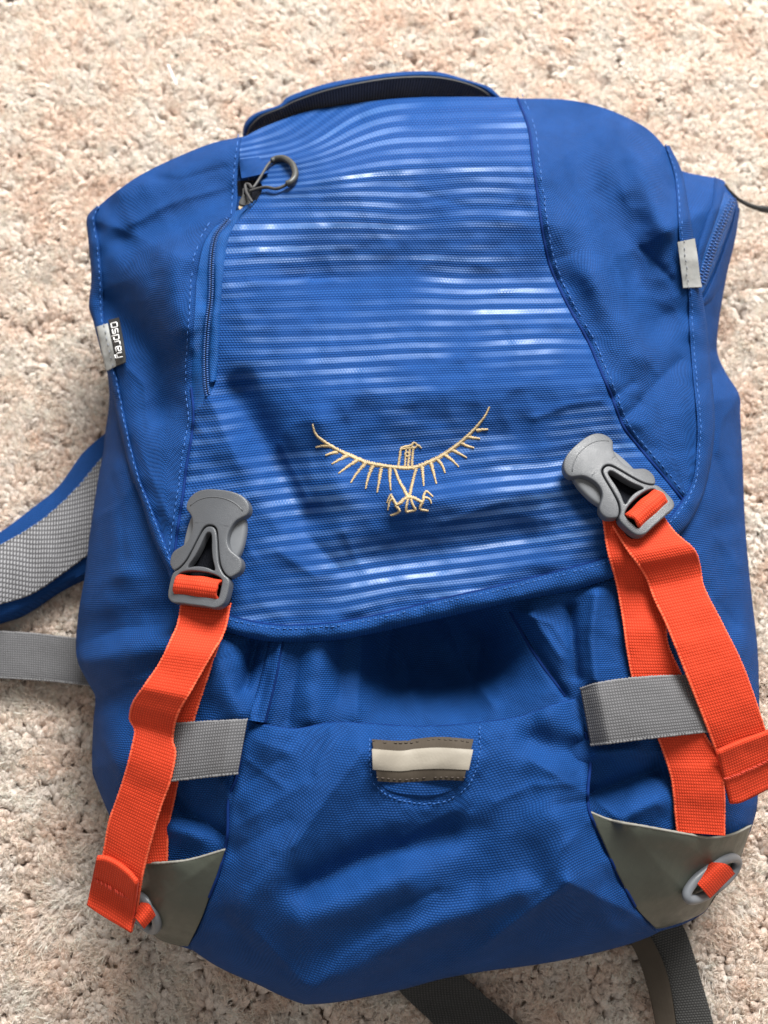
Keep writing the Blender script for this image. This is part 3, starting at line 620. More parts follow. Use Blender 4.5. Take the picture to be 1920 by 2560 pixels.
# embroidered bird emblem
def EM(p): return (700 + p[0] * 0.36166, 950 + p[1] * 0.36166)
emb = Bag_of_shapes()
def thread(pts, w0, w1, wm=None):
    """satin stitch: short threads laid side by side across a tapering line"""
    q = [EM(p) for p in pts]; L = np.sum(np.linalg.norm(np.diff(A(q), axis=0), axis=1)); n = max(5, int(L / 1.9)); c = spline(q, n)
    t = np.linspace(0, 1, n); r = w0 + (w1 - w0) * t
    if wm: r = np.interp(t, np.linspace(0, 1, len(wm)), wm)
    rs = np.random.RandomState(int(abs(q[0][0] * 13 + q[-1][1] * 7)) % 9999)
    tg = np.gradient(c, axis=0); tg /= np.linalg.norm(tg, axis=1)[:, None] + 1e-9; nr = np.stack([-tg[:, 1], tg[:, 0]], -1)
    for k in range(n):
        h0, h1 = r[k] * (0.85 + 0.4 * rs.rand()), r[k] * (0.85 + 0.4 * rs.rand())
        o = c[k] + rs.randn(2) * 0.25; d = nr[k] + tg[k] * (0.45 + 0.2 * rs.randn())
        e = np.array([o - d * h0, o, o + d * h1]); z = H_lid(e[:, 0], e[:, 1]) + A([-0.0001, 0.0005, -0.0001])
        emb.add(*tube(P(e[:, 0], e[:, 1], z), [0.00024, 0.00030, 0.00024], 5))
thread([(225,308),(240,360),(270,400),(340,450),(420,495),(500,530),(600,570),(720,595),(850,608),(930,605),(1000,580),(1100,535),(1200,470),(1300,385),(1370,310),(1420,245),(1445,190)], 4, 4, wm=[1.6, 3.2, 4.2, 4.8, 4.6, 4.2, 4.4, 4.8, 4.6, 4.0, 2.8, 1.6])
for a, b in [((345,455),(250,465)),((395,500),(315,522)),((462,525),(360,580)),((535,555),(408,645)),((590,575),(490,708)),((640,595),(592,750)),((700,608),(672,775)),((760,610),(765,760)),
             ((980,595),(993,730)),((1040,567),(1080,715)),((1085,545),(1140,640)),((1135,515),(1235,600)),((1185,482),(1290,538)),((1250,437),(1340,470)),((1295,393),(1380,405)),((1360,348),(1435,342))]:
    m_ = ((a[0] + b[0]) / 2 + random.uniform(-6, 6), (a[1] + b[1]) / 2 + random.uniform(-5, 5)); thread([a, m_, b], 4.6, 1.5)
thread([(790,612),(820,690),(850,745),(882,805)], 2.6, 4.2); thread([(940,615),(915,710),(895,800)], 3.2, 3.4)
thread([(815,600),(828,530),(840,472),(900,455),(922,438)], 2.8, 2.8); thread([(862,600),(866,540),(872,482)], 2.2, 2.0); thread([(884,598),(890,540),(896,480)], 2.6, 2.4); thread([(910,598),(914,540),(920,478)], 3.0, 2.6)
thread([(946,452),(960,455),(978,470)], 3.4, 1.0); thread([(842,478),(880,472),(930,470)], 2.4, 2.4)
for cx_, cy_, rr in ((928, 452, 17), (878, 515, 14)):
    thread([(cx_ + rr * math.cos(a), cy_ + rr * math.sin(a)) for a in np.linspace(0, 2 * math.pi, 14)], 2.0, 2.0)
thread([(885,805),(850,832),(808,862),(785,830),(765,795)], 4.4, 2.6); thread([(768,790),(752,815),(740,846)], 2.4, 1.2); thread([(772,822),(755,850),(746,896)], 2.6, 1.3)
thread([(800,868),(826,905),(800,925),(768,936)], 3.4, 2.0); thread([(882,826),(872,905),(905,906),(936,896),(918,865),(905,826)], 2.6, 2.6)
thread([(888,806),(935,820),(985,842),(992,800),(1010,770),(1035,785),(1056,806)], 4.2, 1.6); thread([(990,812),(1020,815),(1036,828),(1046,852)], 2.8, 1.2); thread([(985,842),(970,892),(1022,904)], 3.4, 2.2)
sub_build(emb, "embroidered_emblem", M['gold'], lid)

# woven name tag and reflective edge tabs
tag = bpy.data.objects.new("name_tag", None); COL.objects.link(tag); tag.parent = bp
def zlid(dz): return lambda x, y, t, s: H_lid(x, y) + dz
TG0, TG1 = [(270,800),(280,850),(289,895),(289.5,915)], [(297,793),(306,840),(313,885),(314,905)]
ribbon("tag_backing", TG0, TG1, lambda x, y, t, s: H_lid(x, y) + 0.0042 + 0.002 * s, M['black'], n=40, m=8, th=0.001, parent=tag)
GL = {'o': [[(0,0.06),(0,1.0),(0.1,1.1),(0.95,1.1),(1.05,1.0),(1.05,0.06),(0.95,-0.04),(0.1,-0.04),(0,0.06)]],
      's': [[(1,1),(.1,1),(0,.9),(0,.62),(.1,.52),(.9,.5),(1,.4),(1,.1),(.9,0),(0,0)]],
      'p': [[(0,-.35),(0,1),(.9,1),(1,.9),(1,.1),(.9,0),(.35,0)]], 'r': [[(0,0),(0,.9),(.12,1),(.85,1)]],
      'e': [[(1,0),(.1,0),(0,.1),(0,.9),(.1,1),(.9,1),(1,.9),(1,.5),(.25,.42)]], 'y': [[(0,1),(0,.12),(.12,0),(1,0)],[(1,1),(1,-.25),(.88,-.36),(.15,-.36)]]}
wt = Bag_of_shapes(); pos = 0.0
tot = 8.6
for ch in 'osprey':
    for pl in GL[ch]:
        q = []
        for (u, v) in pl:
            a = (pos + u) / tot * 0.84 + 0.07
            base = np.array([np.interp(a, [0, 1], [272, 292]), np.interp(a, [0, 1], [802, 912])])
            q.append(base + np.array([1, -0.24]) * (4.5 + v * 12.5))
        q = A(q); wt.add(*tube(P(q[:, 0], q[:, 1], H_lid(q[:, 0], q[:, 1]) + 0.0068), 0.00034, 5))
    pos += 1.45 if ch != 'r' else 1.2
sub_build(wt, "lettering", M['white'], tag)
tabs = []
t1 = ribbon("reflective_tab", [(241,817),(252,870),(263,922),(266,927)], [(269,808),(279,855),(288,900),(291,914)], lambda x, y, t, s: H_lid(x, y) + 0.0042, M['reflect'], n=40, m=8, th=0.0008)
stitch_line("stitching", [(260,814),(270,860),(281,912)], lambda x, y: H_lid(x, y) + 0.0044, M['stitch_grey'], t1, 13, 8)
t2 = ribbon("reflective_tab", [(1694,605),(1700,650),(1706,700),(1708,719)], [(1737,596),(1744,640),(1750,690),(1755,717)], lambda x, y, t, s: H_lid(np.minimum(x, 1735), y) + 0.0042 - 0.002 * s ** 3, M['reflect'], n=40, m=8, th=0.0008)
stitch_line("stitching", [(1709,606),(1715,660),(1720,718)], lambda x, y: H_lid(x, y) + 0.0044, M['stitch_grey'], t2, 13, 8)

# right-hand side pocket zipper
sz = bpy.data.objects.new("side_zipper", None); COL.objects.link(sz); sz.parent = bp
ribbon("zipper_tape", [(1812,478),(1795,525),(1775,580),(1758,630),(1748,680),(1745,720)], [(1843,505),(1826,560),(1808,610),(1790,660),(1768,712),(1756,735)], lambda x, y, t, s: H_body(x, y) + 0.0022, M['tape'], n=70, m=12, th=0.001, parent=sz, crown=0.001)
SZ = [(1832,495),(1815,535),(1798,575),(1780,625),(1765,670),(1754,705)]
zip_teeth("zipper_teeth", SZ, lambda x, y: H_body(x, y) + 0.0032, sz, pitch=7.5, half=9)
ribbon("pocket_lip", [(1842,512),(1830,566),(1812,618),(1794,668),(1772,720),(1754,752)], [(1850,522),(1840,590),(1826,650),(1808,706),(1786,748),(1762,768)], lambda x, y, t, s: H_body(x, y) + 0.0030 - 0.004 * s, M['blue'], n=70, m=8, th=0.0014, parent=sz, crown=0.0015)
ribbon("pocket_lip", [(1786,440),(1782,500),(1764,555),(1746,610),(1738,660)], [(1815,468),(1799,522),(1780,578),(1762,628),(1750,680)], lambda x, y, t, s: H_body(x, y) + 0.0030 - 0.002 * (1 - s), M['blue'], n=70, m=8, th=0.0014, parent=sz, crown=0.0015)
B = Bag_of_shapes(); c = spline([(1812,462),(1820,474),(1836,490),(1852,502),(1875,514),(1905,522),(1935,526),(1960,524)], 60); B.add(*tube(P(c[:, 0], c[:, 1], np.linspace(0.052, 0.030, 60)), np.interp(np.linspace(0, 1, 60), [0, .35, .45, .62, .64, 1], [.0010, .0011, .0013, .0015, .0021, .0021]), 8)); sub_build(B, "pull_cord", M['black'], sz)

# front pocket
pocket = bpy.data.objects.new("front_pocket", None); COL.objects.link(pocket); pocket.parent = bp
panel("pocket_panel", POCK_TOP, POCK_B, POCK_L, POCK_R, 190, 130, H_pock, M['blue'], edges=(POCK_L, POCK_R), parent=pocket, roll=0.002, th=0.002, rw=8)
seam_cord(offset(POCK_TOP, 3), lambda x, y: H_pock(x, y), pocket, 0.0008, -0.0012, 'piping')
seam_cord(POCK_R[1:8], H_pock, pocket, 0.0008, -0.0012, 'piping')
seam_cord(POCK_L[:7], H_pock, pocket, 0.0008, -0.0012, 'piping')
stitch_line("stitching", UST, H_pock, M['stitch'], pocket, 12, 8, lift=0.0006)
# light window in the pocket: sunken dark pouch and reflective tab
gx, gy = coons([(931,1846),(1000,1848),(1100,1846),(1184,1846)], [(945,1955),(985,1982),(1067,1994),(1130,1975),(1162,1950)], [(931,1846),(929,1900),(945,1955)], [(1184,1846),(1184,1900),(1162,1950)], 40, 24)
solid(part("light_window", P(gx, gy, H_pock(gx, gy) + 0.0006), grid_faces(24, 40), M['blue'], pocket, uv=arc_uv(P(gx, gy, H_pock(gx, gy)))), 0.001)
ltab = bpy.data.objects.new("light_tab", None); COL.objects.link(ltab); ltab.parent = bp
def zt(x, y, t, s): return H_pock(x, y) + 0.0030 + 0.0018 * np.sin(np.clip((x - 930) / 250, 0, 1) * 2 * np.pi + 2.4) + 0.0004 * np.sin(np.pi * s)
ribbon("tab_webbing", [(930,1848),(1000,1852),(1040,1847),(1100,1842),(1184,1848)], [(944,1953),(1000,1956),(1040,1954),(1100,1950),(1159,1952)], zt, M['taupe'], n=70, m=14, th=0.0012, parent=ltab, uvflip=True)
ribbon("reflective_stripe", [(930,1872),(1000,1877),(1040,1872),(1100,1869),(1183,1874)], [(932,1924),(1000,1928),(1040,1924),(1100,1922),(1172,1925)], lambda x, y, t, s: zt(x, y, t, 0.5) + 0.0007, M['reflect_warm'], n=70, m=8, th=0.0006, parent=ltab)
for ln_ in ([(933,1853),(1000,1858),(1040,1853),(1100,1848),(1182,1855)], [(943,1945),(1000,1949),(1040,1946),(1100,1943),(1160,1944)]):
    stitch_line("stitching", ln_, lambda x, y: zt(x, y, 0, 0.5) - 0.0006, M['stitch_dark'], ltab, 13, 8)

# seams of the gathered centre under the lid
seam_cord([(708,1596),(690,1690),(662,1806)], H_body, bp, 0.0008, 0.0000, 'piping')
seam_cord([(1276,1530),(1340,1640),(1414,1742)], H_body, bp, 0.0008, 0.0002, 'piping')
ribbon("pleat", [(676,1590),(652,1690),(622,1800)], [(706,1594),(688,1690),(660,1806)], lambda x, y, t, s: H_body(x, y) + 0.004 * s + 0.001, M['blue'], n=50, m=10, th=0.0015, crown=0.0025)

# corner patches
def zpatch(x, y): 
    return np.maximum(D_body(x, y) + 0.0035, H_body(x, y) + 0.0015) + 0.006 * np.exp(-(seg_dist(x, y, [(1600,2070),(1776,2094),(1850,2080)]) / 55) ** 2) + 0.006 * np.exp(-(seg_dist(x, y, [(340,2160),(430,2156)]) / 45) ** 2)
cp = panel("corner_patch", [(1474,2030),(1532,2052),(1610,2066),(1721,2086),(1776,2094),(1832,2086),(1878,2064)], [(1640,2322),(1666,2318),(1721,2300),(1765,2275),(1800,2225)],
      [(1474,2030),(1510,2111),(1549,2194),(1588,2266),(1640,2322)], [(1878,2064),(1866,2105),(1836,2182),(1800,2225)], 60, 50, zpatch, M['patch'], th=0.0012)
cp2 = panel("corner_patch", [(302,2150),(360,2158),(420,2156),(480,2148),(563,2124)], [(340,2310),(382,2337),(404,2352),(447,2365),(470,2366)],
      [(302,2150),(310,2230),(340,2310)], [(563,2124),(545,2180),(523,2243),(501,2302),(470,2366)], 60, 50, zpatch, M['patch'], th=0.0012)

for pt, pth in ((cp, [(1474,2030),(1532,2052),(1610,2066),(1721,2086),(1776,2094),(1832,2086),(1878,2064)]), (cp2, [(302,2150),(360,2158),(420,2156),(480,2148),(563,2124)])):
    c = spline(pth, 90); B = Bag_of_shapes(); rr_ = np.random.RandomState(9); B.add(*tube(P(c[:, 0], c[:, 1], zpatch(c[:, 0], c[:, 1]) - 0.0004), 0.0005 + 0.00018 * rr_.rand(90), 6)); sub_build(B, "cut_edge", M['cut_edge'], pt)
# grey rings with orange loops
def ring(cx, cy, a, b, ang, z, r, tiltz=0.0):
    t = np.linspace(0, 2 * np.pi, 48, endpoint=False); x = a * np.cos(t); y = b * np.sin(t)
    px = cx + x * math.cos(ang) - y * math.sin(ang); py = cy + x * math.sin(ang) + y * math.cos(ang)
    zz_ = np.where(inside(px, py, S_OUT), zpatch(px, py), 0.05); zz_ = np.convolve(np.concatenate([zz_[-6:], zz_, zz_[:6]]), np.ones(13) / 13, 'valid')
    return tube(P(px, py, zz_ + z + tiltz * np.sin(t)), r, 10, closed=True)
rg = bpy.data.objects.new("lash_ring", None); COL.objects.link(rg); rg.parent = bp
zr = float(zpatch(A([1776.]), A([2190.]))[0])
B = Bag_of_shapes(); B.add(*ring(1780, 2197, 78, 26, math.radians(-38), 0.0065, 0.0024, 0.004)); sub_build(B, "ring", M['ring'], rg)
def zl(z, amp): return lambda x, y, t, s: z + amp * np.sin(np.pi * t)
ribbon("webbing_loop", [(1722,2192),(1750,2216),(1776,2246)], [(1766,2156),(1815,2160),(1838,2184)], zl(zr + 0.006, 0.006), M['orange'], n=30, m=8, th=0.0016, parent=rg)
rg2 = bpy.data.objects.new("lash_ring", None); COL.objects.link(rg2); rg2.parent = bp
zr2 = float(zpatch(A([385.]), A([2270.]))[0])
B = Bag_of_shapes(); B.add(*ring(364, 2282, 46, 20, math.radians(60), 0.0040, 0.0026, 0.003)); sub_build(B, "ring", M['ring'], rg2)
ribbon("webbing_loop", [(332,2290),(342,2300),(360,2322)], [(352,2256),(372,2262),(388,2290)], zl(zr2 + 0.001, 0.004), M['orange'], n=30, m=8, th=0.0016, parent=rg2)

# grey compression loops
def zon(L, R, off, k=8, n=120, base=None):
    """height along a strap: the cloth under its middle, smoothed, plus an offset profile over t"""
    l, r = spline(L, n), spline(R, n); c = (l + r) / 2
    h = np.maximum(np.maximum(H_any(c[:, 0], c[:, 1]), H_any(l[:, 0] * .8 + r[:, 0] * .2, l[:, 1] * .8 + r[:, 1] * .2)), H_any(l[:, 0] * .2 + r[:, 0] * .8, l[:, 1] * .2 + r[:, 1] * .8))
    h = smooth1(h, k); tt = np.linspace(0, 1, n)
    z = h + np.interp(tt, [p[0] for p in off], [p[1] for p in off]); z = smooth1(z, 3)
    return lambda x, y, t, s: np.interp(t, tt, z) + 0 * s
GL0 = [(618,1799),(560,1803),(500,1806),(431,1811),(390,1818),(356,1826)]; GL1 = [(594,1933),(545,1938),(490,1944),(425,1952),(390,1960),(345,1970)]
ribbon("compression_loop", GL1, GL0, zon(GL1, GL0, [(0, 0.003), (0.15, 0.007), (0.6, 0.008), (1, 0.002)]), M['grey'], n=90, m=14, uvflip=True, crown=0.0008, selvage=M['grey_edge'])
GR0 = [(1452,1722),(1500,1708),(1573,1697),(1640,1692),(1708,1690),(1770,1692),(1810,1700)]; GR1 = [(1478,1862),(1530,1856),(1600,1847),(1680,1838),(1757,1829),(1820,1820),(1856,1815)]
ribbon("compression_loop", GR1, GR0, zon(GR1, GR0, [(0, 0.003), (0.12, 0.010), (0.55, 0.012), (0.8, 0.014), (1, 0.006)]), M['grey'], n=90, m=14, uvflip=True, crown=0.0008, selvage=M['grey_edge'])

# orange straps
sl = bpy.data.objects.new("buckle_strap", None); COL.objects.link(sl); sl.parent = bp
sr = bpy.data.objects.new("buckle_strap", None); COL.objects.link(sr); sr.parent = bp
TL_L = [(455,1500),(445,1558),(429,1596),(401,1655),(365,1709),(336,1751),(327,1776),(325,1798),(336,1820),(336,1842),(317,1922),(295,1991),(273,2054),(257,2140),(238,2200),(219,2263)]
TL_R = [(575,1508),(564,1563),(550,1600),(532,1628),(488,1705),(469,1738),(450,1770),(436,1808),(430,1852),(437,1877),(434,1906),(422,1960),(396,2032),(358,2175),(340,2280),(327,2331)]
ribbon("strap_tail", TL_L, TL_R, zon(TL_L, TL_R, [(0, 0.004), (0.12, 0.012), (0.3, 0.024), (0.36, 0.021), (0.42, 0.014), (0.6, 0.018), (0.85, 0.030), (1, 0.036)], k=14, n=160), M['orange'], n=160, m=12, parent=sl, selvage=M['orange_edge'])
FD_L = [(241,2147),(232,2200),(217,2262)]; FD_R = [(341,2212),(336,2275),(326,2331)]
zt_l = zon(TL_L, TL_R, [(0, 0.004), (0.12, 0.012), (0.3, 0.024), (0.36, 0.021), (0.42, 0.014), (0.6, 0.018), (0.85, 0.030), (1, 0.036)], k=14, n=160)
def fold(name, corners_top, corners_bot, z, par):
    gx, gy = coons(corners_top, corners_bot, [corners_top[0], corners_bot[0]], [corners_top[-1], corners_bot[-1]], 16, 18)
    v = np.linspace(0, 1, 18)[:, None]; z = z(v); G = P(gx, gy, z + 0.0008 * np.exp(-(v / .12) ** 2) + 0.0002 * noise(gx, gy, 20, 4))
    o = part(name, G, grid_faces(18, 16), M['orange'], par, uv=arc_uv(G)); return solid(o, 0.002)
fz_l = lambda v: zt_l(0, 0, 0.85 + 0.15 * v, 0) + 0.0034
fo = fold("folded_end", [(241,2146),(263,2146),(290,2158),(318,2180),(340,2206)], [(217,2263),(240,2280),(270,2299),(300,2316),(327,2333)], fz_l, sl)
stitch_line("stitching", [(238,2196),(262,2212),(290,2228),(318,2244)], lambda x, y: float(fz_l(0.45)) + 0.0006 + 0 * x, M['stitch_orange'], fo, 6, 9, r=0.0005, slant=1.2)
AL_L = [(462,1512),(440,1600),(410,1700),(375,1800),(350,1900),(335,2000),(330,2090),(338,2160)]; AL_R = [(571,1512),(548,1601),(521,1682),(483,1800),(452,1915),(434,2000),(420,2070),(416,2156)]
ribbon("anchor_strap", AL_L, AL_R, zon(AL_L, AL_R, [(0, -0.002), (0.1, 0.004), (0.3, 0.006), (0.5, 0.004), (0.9, 0.005), (1, 0.005)], k=26, n=160), M['orange'], n=140, m=12, parent=sl, selvage=M['orange_edge'])

AR_L = [(1510,1300),(1513,1325),(1521,1378),(1543,1460),(1560,1556),(1570,1630),(1590,1720),(1646,1842),(1677,1933),(1685,1983),(1690,2040),(1694,2080)]
AR_R = [(1640,1290),(1645,1325),(1650,1378),(1660,1460),(1664,1564),(1671,1616),(1706,1695),(1760,1833),(1799,1894),(1810,1972),(1811,2050),(1811,2089)]
ribbon("anchor_strap", AR_L, AR_R, zon(AR_L, AR_R, [(0, 0.004), (0.12, 0.007), (0.35, 0.007), (0.5, 0.003), (0.66, 0.007), (0.8, 0.010), (0.92, 0.006), (1, 0.006)], k=14, n=160), M['orange'], n=140, m=12, parent=sr, selvage=M['orange_edge'])
TR_L = [(1530,1310),(1548,1339),(1569,1373),(1612,1434),(1638,1499),(1669,1564),(1721,1694),(1782,1851),(1806,1925),(1826,2004)]
TR_R = [(1660,1295),(1690,1334),(1734,1373),(1749,1412),(1760,1469),(1808,1564),(1851,1651),(1881,1729),(1912,1825),(1935,1900),(1950,1965)]
zoff_r = [(0, 0.005), (0.1, 0.013), (0.16, 0.020), (0.24, 0.016), (0.45, 0.022), (0.7, 0.026), (1, 0.026)]
zt_r = zon(TR_L, TR_R, zoff_r, k=12, n=160)
ribbon("strap_tail", TR_L, TR_R, zt_r, M['orange'], n=160, m=12, parent=sr, selvage=M['orange_edge'])
fz_r = lambda v: zt_r(0, 0, 0.83 + 0.17 * v, 0) + 0.0034
fo2 = fold("folded_end", [(1793,1882),(1820,1868),(1860,1852),(1900,1838),(1945,1822)], [(1826,2010),(1850,2008),(1885,1992),(1920,1974),(1965,1952)], fz_r, sr)
stitch_line("stitching", [(1812,1948),(1850,1934),(1890,1916),(1950,1890)], lambda x, y: float(fz_r(0.5)) + 0.0006 + 0 * x, M['stitch_orange'], fo2, 6, 8, r=0.0004, slant=0.8)
# side-release buckles
FEM = [(0,57.5),(7,57.2),(12.5,55.8),(16,53),(17.4,49.6),(16.8,46.6),(14.6,44.8),(12.2,42.6),(10.6,39),(10.0,35),(10.8,31),(13.0,28),(16,26.2),(18.4,24.6),(19.6,22),(19.4,18.8),(18,16.8),(16.6,15.6),(15.4,14.8),
       (12.6,16.4),(9.8,20.2),(7.6,26),(5.8,32),(4.2,36.6),(2.4,38.6),(0,39.2)]
FEM_P = FEM + [(-x, y) for x, y in FEM[::-1][1:-1]]
MAL = [(0,38.4),(2.1,37.8),(3.6,35.8),(5.1,31.6),(6.9,25.6),(8.9,20),(12.0,15.9),(15.0,14.0),(16.0,11.0),(15.8,4.4),(14.6,1.0),(11.4,-1.0),(6,-1),(0,-1.1)]
MAL_P = MAL + [(-x, y) for x, y in MAL[::-1][1:-1]]
TRI = [(0,35.4),(1.3,34.8),(2.3,32),(3.4,27.4),(5,22.6),(7.4,17.6),(6.6,16.9),(3.6,17.7),(0,18)]; TRI_P = TRI + [(-x, y) for x, y in TRI[::-1][1:-1]]
SLT = [(0,15.6),(5,15.4),(9,14.6),(11.8,13.2),(12.3,11),(12.3,4.4),(11.6,3.6),(6,3.5),(0,3.5)]; SLT_P = SLT + [(-x, y) for x, y in SLT[::-1][1:-1]]
CORE = [(0,50),(8,49.5),(13.6,47),(15.6,42),(16.2,36),(16.0,30),(14.8,25),(12.6,21),(9.6,20.6),(8,24),(6,32),(4,38),(0,40.5)]; CORE_P = CORE + [(-x, y) for x, y in CORE[::-1][1:-1]]
def buckle(bot, topp, z0, z1, lean, rot, scale):
    b = bpy.data.objects.new("buckle", None); COL.objects.link(b); b.parent = bp
    p0, p1 = P(*bot, z0), P(*topp, z1); y = p1 - p0; L = np.linalg.norm(y); y /= L
    ca, sa = math.cos(rot), math.sin(rot); y = np.array([y[0] * ca - y[1] * sa, y[0] * sa + y[1] * ca, y[2]])
    mid_ = (p0 + p1) / 2; k = L / 0.0585 * scale
    Fm = frame(mid_ - y * 0.0285 * k, y, lean); Fm[:3, :3] *= k
    plate("female_housing", rnd(FEM_P, 150), [], 5.0, 0.7, M['plastic'], b, Fm, bow=9.0, res=3, z0=5.0)
    plate("side_arm_core", rnd(CORE_P, 110), [], 4.4, 1.4, M['core'], b, Fm, bow=9.0, res=3, z0=1.6)
    plate("male_frame", rnd(MAL_P, 130), [rnd(TRI_P, 60), rnd(SLT_P, 60)], 5.4, 0.65, M['plastic'], b, Fm, bow=8.0, res=3, z0=4.6)
    plate("base_plate", rnd([(-13, 1), (-13.5, 14), (-10, 40), (-8, 50), (8, 50), (10, 40), (13.5, 14), (13, 1)], 60), [], 1.0, 0.3, M['gap_black'], b, Fm, bow=6.0, z0=-0.3)  # black colour stands in for the shade deep inside the buckle
    B = Bag_of_shapes(); pp = np.array([(x_, 53.4 - 0.016 * x_ ** 2 - 0.00004 * x_ ** 4, 7.35 - 0.009 * x_ ** 2) for x_ in np.linspace(-14.6, 14.6, 30)]); B.add(*tube((pp * 0.001) @ Fm[:3, :3].T + Fm[:3, 3], 0.00036, 6)); sub_build(B, "mould_line", M['plastic'], b)
    # strap wrapped round the frame's bar
    n1, n2 = 22, 16; a = np.linspace(math.radians(-35), math.radians(215), n1)[:, None]; s = np.linspace(-1, 1, n2)[None]
    rr = 4.3 + 0.25 * np.sin(s * 5 + 1)
    X = 11.6 * s + 0 * a + 0.25 * np.sin(a * 5) * np.abs(s) ** 8; Y = 8.0 + rr * 0.95 * np.cos(a) ; Z = 4.2 + rr * np.sin(a) - 0.007 * X ** 2
    G = np.stack([X + 0 * Y, Y + 0 * X, Z + 0 * X], -1) * 0.001
    Gw = G @ Fm[:3, :3].T + Fm[:3, 3]
    o = part("strap_wrap", Gw, grid_faces(n1, n2, flip=True), M['orange'], b, uv=arc_uv(Gw)); solid(o, 0.0014)
    return b
zb = float(H_lid(A([530.]), A([1380.]))[0])
buckle((498,1518), (563,1234), zb + 0.007, zb + 0.006, (-0.30, 0.04, 1.0), 0.0, 1.0)
zb = float(H_lid(A([1545.]), A([1220.]))[0])
buckle((1618,1322), (1456,1114), zb + 0.010, zb + 0.006, (0.36, -0.08, 1.0), math.radians(9), 1.04)

# left shoulder strap on the carpet: padded, mesh face, blue edge
ss = bpy.data.objects.new("shoulder_strap", None); COL.objects.link(ss); ss.parent = bp
SU = [(330,1020),(266,1080),(206,1134),(146,1216),(81,1270),(0,1330),(-80,1370)]; SLo = [(330,1340),(262,1400),(211,1433),(136,1471),(54,1525),(0,1547),(-80,1570)]
SU2 = [(330,1080),(258,1140),(179,1232),(98,1303),(0,1362),(-80,1400)]; SL2 = [(330,1310),(222,1384),(163,1427),(81,1482),(0,1509),(-80,1530)]
ribbon("padded_edge", SU, SLo, lambda x, y, t, s: 0.022 - 0.006 * np.abs(2 * s - 1) ** 3 + 0 * t, M['blue'], n=80, m=18, th=0.013, parent=ss)
ribbon("mesh_face", SU2, SL2, lambda x, y, t, s: 0.0230 + 0.0018 * np.sin(np.pi * s) + 0.0008 * noise(x, y * .4, 40, 8), M['mesh'], n=80, m=18, th=0.002, parent=ss)
stitch_line("stitching", SU2[1:], lambda x, y: 0.0240 + 0 * x, M['stitch'], ss, 15, 9)
# webbing straps reaching out under the pack
W0a, W0b = [(330,1600),(190,1596),(90,1585),(0,1579),(-80,1572)], [(330,1724),(222,1712),(110,1700),(0,1693),(-80,1688)]
ribbon("adjuster_webbing", W0a, W0b, lambda x, y, t, s: 0.016 - 0.006 * t + 0 * s, M['grey'], n=70, m=14, uvflip=False, selvage=M['grey_edge'])
M['grey_dark'] = woven('charcoal_webbing', (0.085, 0.085, 0.082), (0.04, 0.04, 0.04), bw=0.0016, rh=0.0013, bumpd=0.0004, mot=0.06)
ribbon("hip_webbing", [(900,2360),(1000,2480),(1083,2560),(1150,2640)], [(1080,2360),(1190,2470),(1290,2556),(1360,2630)], lambda x, y, t, s: 0.010 - 0.004 * t + 0.001 * np.sin(t * 9) + 0 * s, M['grey_dark'], n=60, m=14)
ribbon("hip_webbing", [(1530,2290),(1582,2366),(1615,2450),(1640,2560),(1650,2640)], [(1590,2290),(1640,2366),(1672,2450),(1690,2560),(1700,2640)], lambda x, y, t, s: 0.014 - 0.002 * t + 0.003 * s, M['taupe'], n=60, m=10)  # upper layer of the same belt; paler brown paints in the light on it
ribbon("hip_webbing", [(1590,2290),(1630,2350),(1670,2440),(1692,2560),(1700,2640)], [(1670,2260),(1715,2330),(1750,2440),(1784,2560),(1800,2640)], lambda x, y, t, s: 0.012 - 0.003 * t + 0.002 * (1 - s), M['grey_dark'], n=60, m=14)

# ------------------------------------------------------------------ the carpet
ZB = -0.0075
fl = _mo("carpet_floor", [(-1.6, -1.4, ZB), (1.6, -1.4, ZB), (1.6, 2.0, ZB), (-1.6, 2.0, ZB)], np.array([[0, 1, 2, 3]]), M['ground']); fl["kind"] = "structure"
corn = np.vstack([P(a, b, 0.0) for a, b in ((-260, -160), (2180, -160), (-260, 2860), (2180, 2860))])
x0, x1, y0, y1 = corn[:, 0].min(), corn[:, 0].max(), corn[:, 1].min(), corn[:, 1].max()
SP = 0.0030
ny = int((y1 - y0) / (SP * 0.87)); nx = int((x1 - x0) / SP); rs = np.random.RandomState(3)
X, Y = np.meshgrid(np.arange(nx) * SP + x0, np.arange(ny) * SP * 0.87 + y0); X = X + (np.arange(ny) % 2)[:, None] * SP / 2
X = (X + rs.randn(*X.shape) * SP * 0.30).ravel(); Y = (Y + rs.randn(*Y.shape) * SP * 0.30).ravel()
foot = rim[:, :2] - (rim[:, :2] - cw[:2]) / np.linalg.norm(rim[:, :2] - cw[:2], axis=1)[:, None] * 0.045
ux, uy = unP(np.stack([X, Y, 0 * X], -1))
keep = ~inside(X, Y, foot[::6]) & (ux > -260) & (ux < 2180) & (uy > -160) & (uy < 2860)
X, Y = X[keep], Y[keep]; n = len(X)
ang = noise(X, Y, 0.013, 51) * 3.0 + noise(X, Y, 0.05, 52) * 2.0 + rs.randn(n) * 0.7 + 1.9
lean = (0.0038 + 0.0030 * noise(X, Y, 0.009, 53) + 0.0014 * rs.randn(n))
top = -0.0005 + 0.0017 * noise(X, Y, 0.016, 54) + 0.0009 * noise(X, Y, 0.008, 56) + 0.0004 * rs.randn(n)
under = inside(X, Y, (rim[:, :2] - (rim[:, :2] - cw[:2]) * 0.03)[::6]); top = np.where(under, top - 0.005, top)
lx, ly = np.cos(ang) * lean, np.sin(ang) * lean
pal = A([(0.945, 0.828, 0.735), (0.935, 0.798, 0.70), (0.95, 0.868, 0.795), (0.915, 0.755, 0.645), (0.865, 0.69, 0.57)])
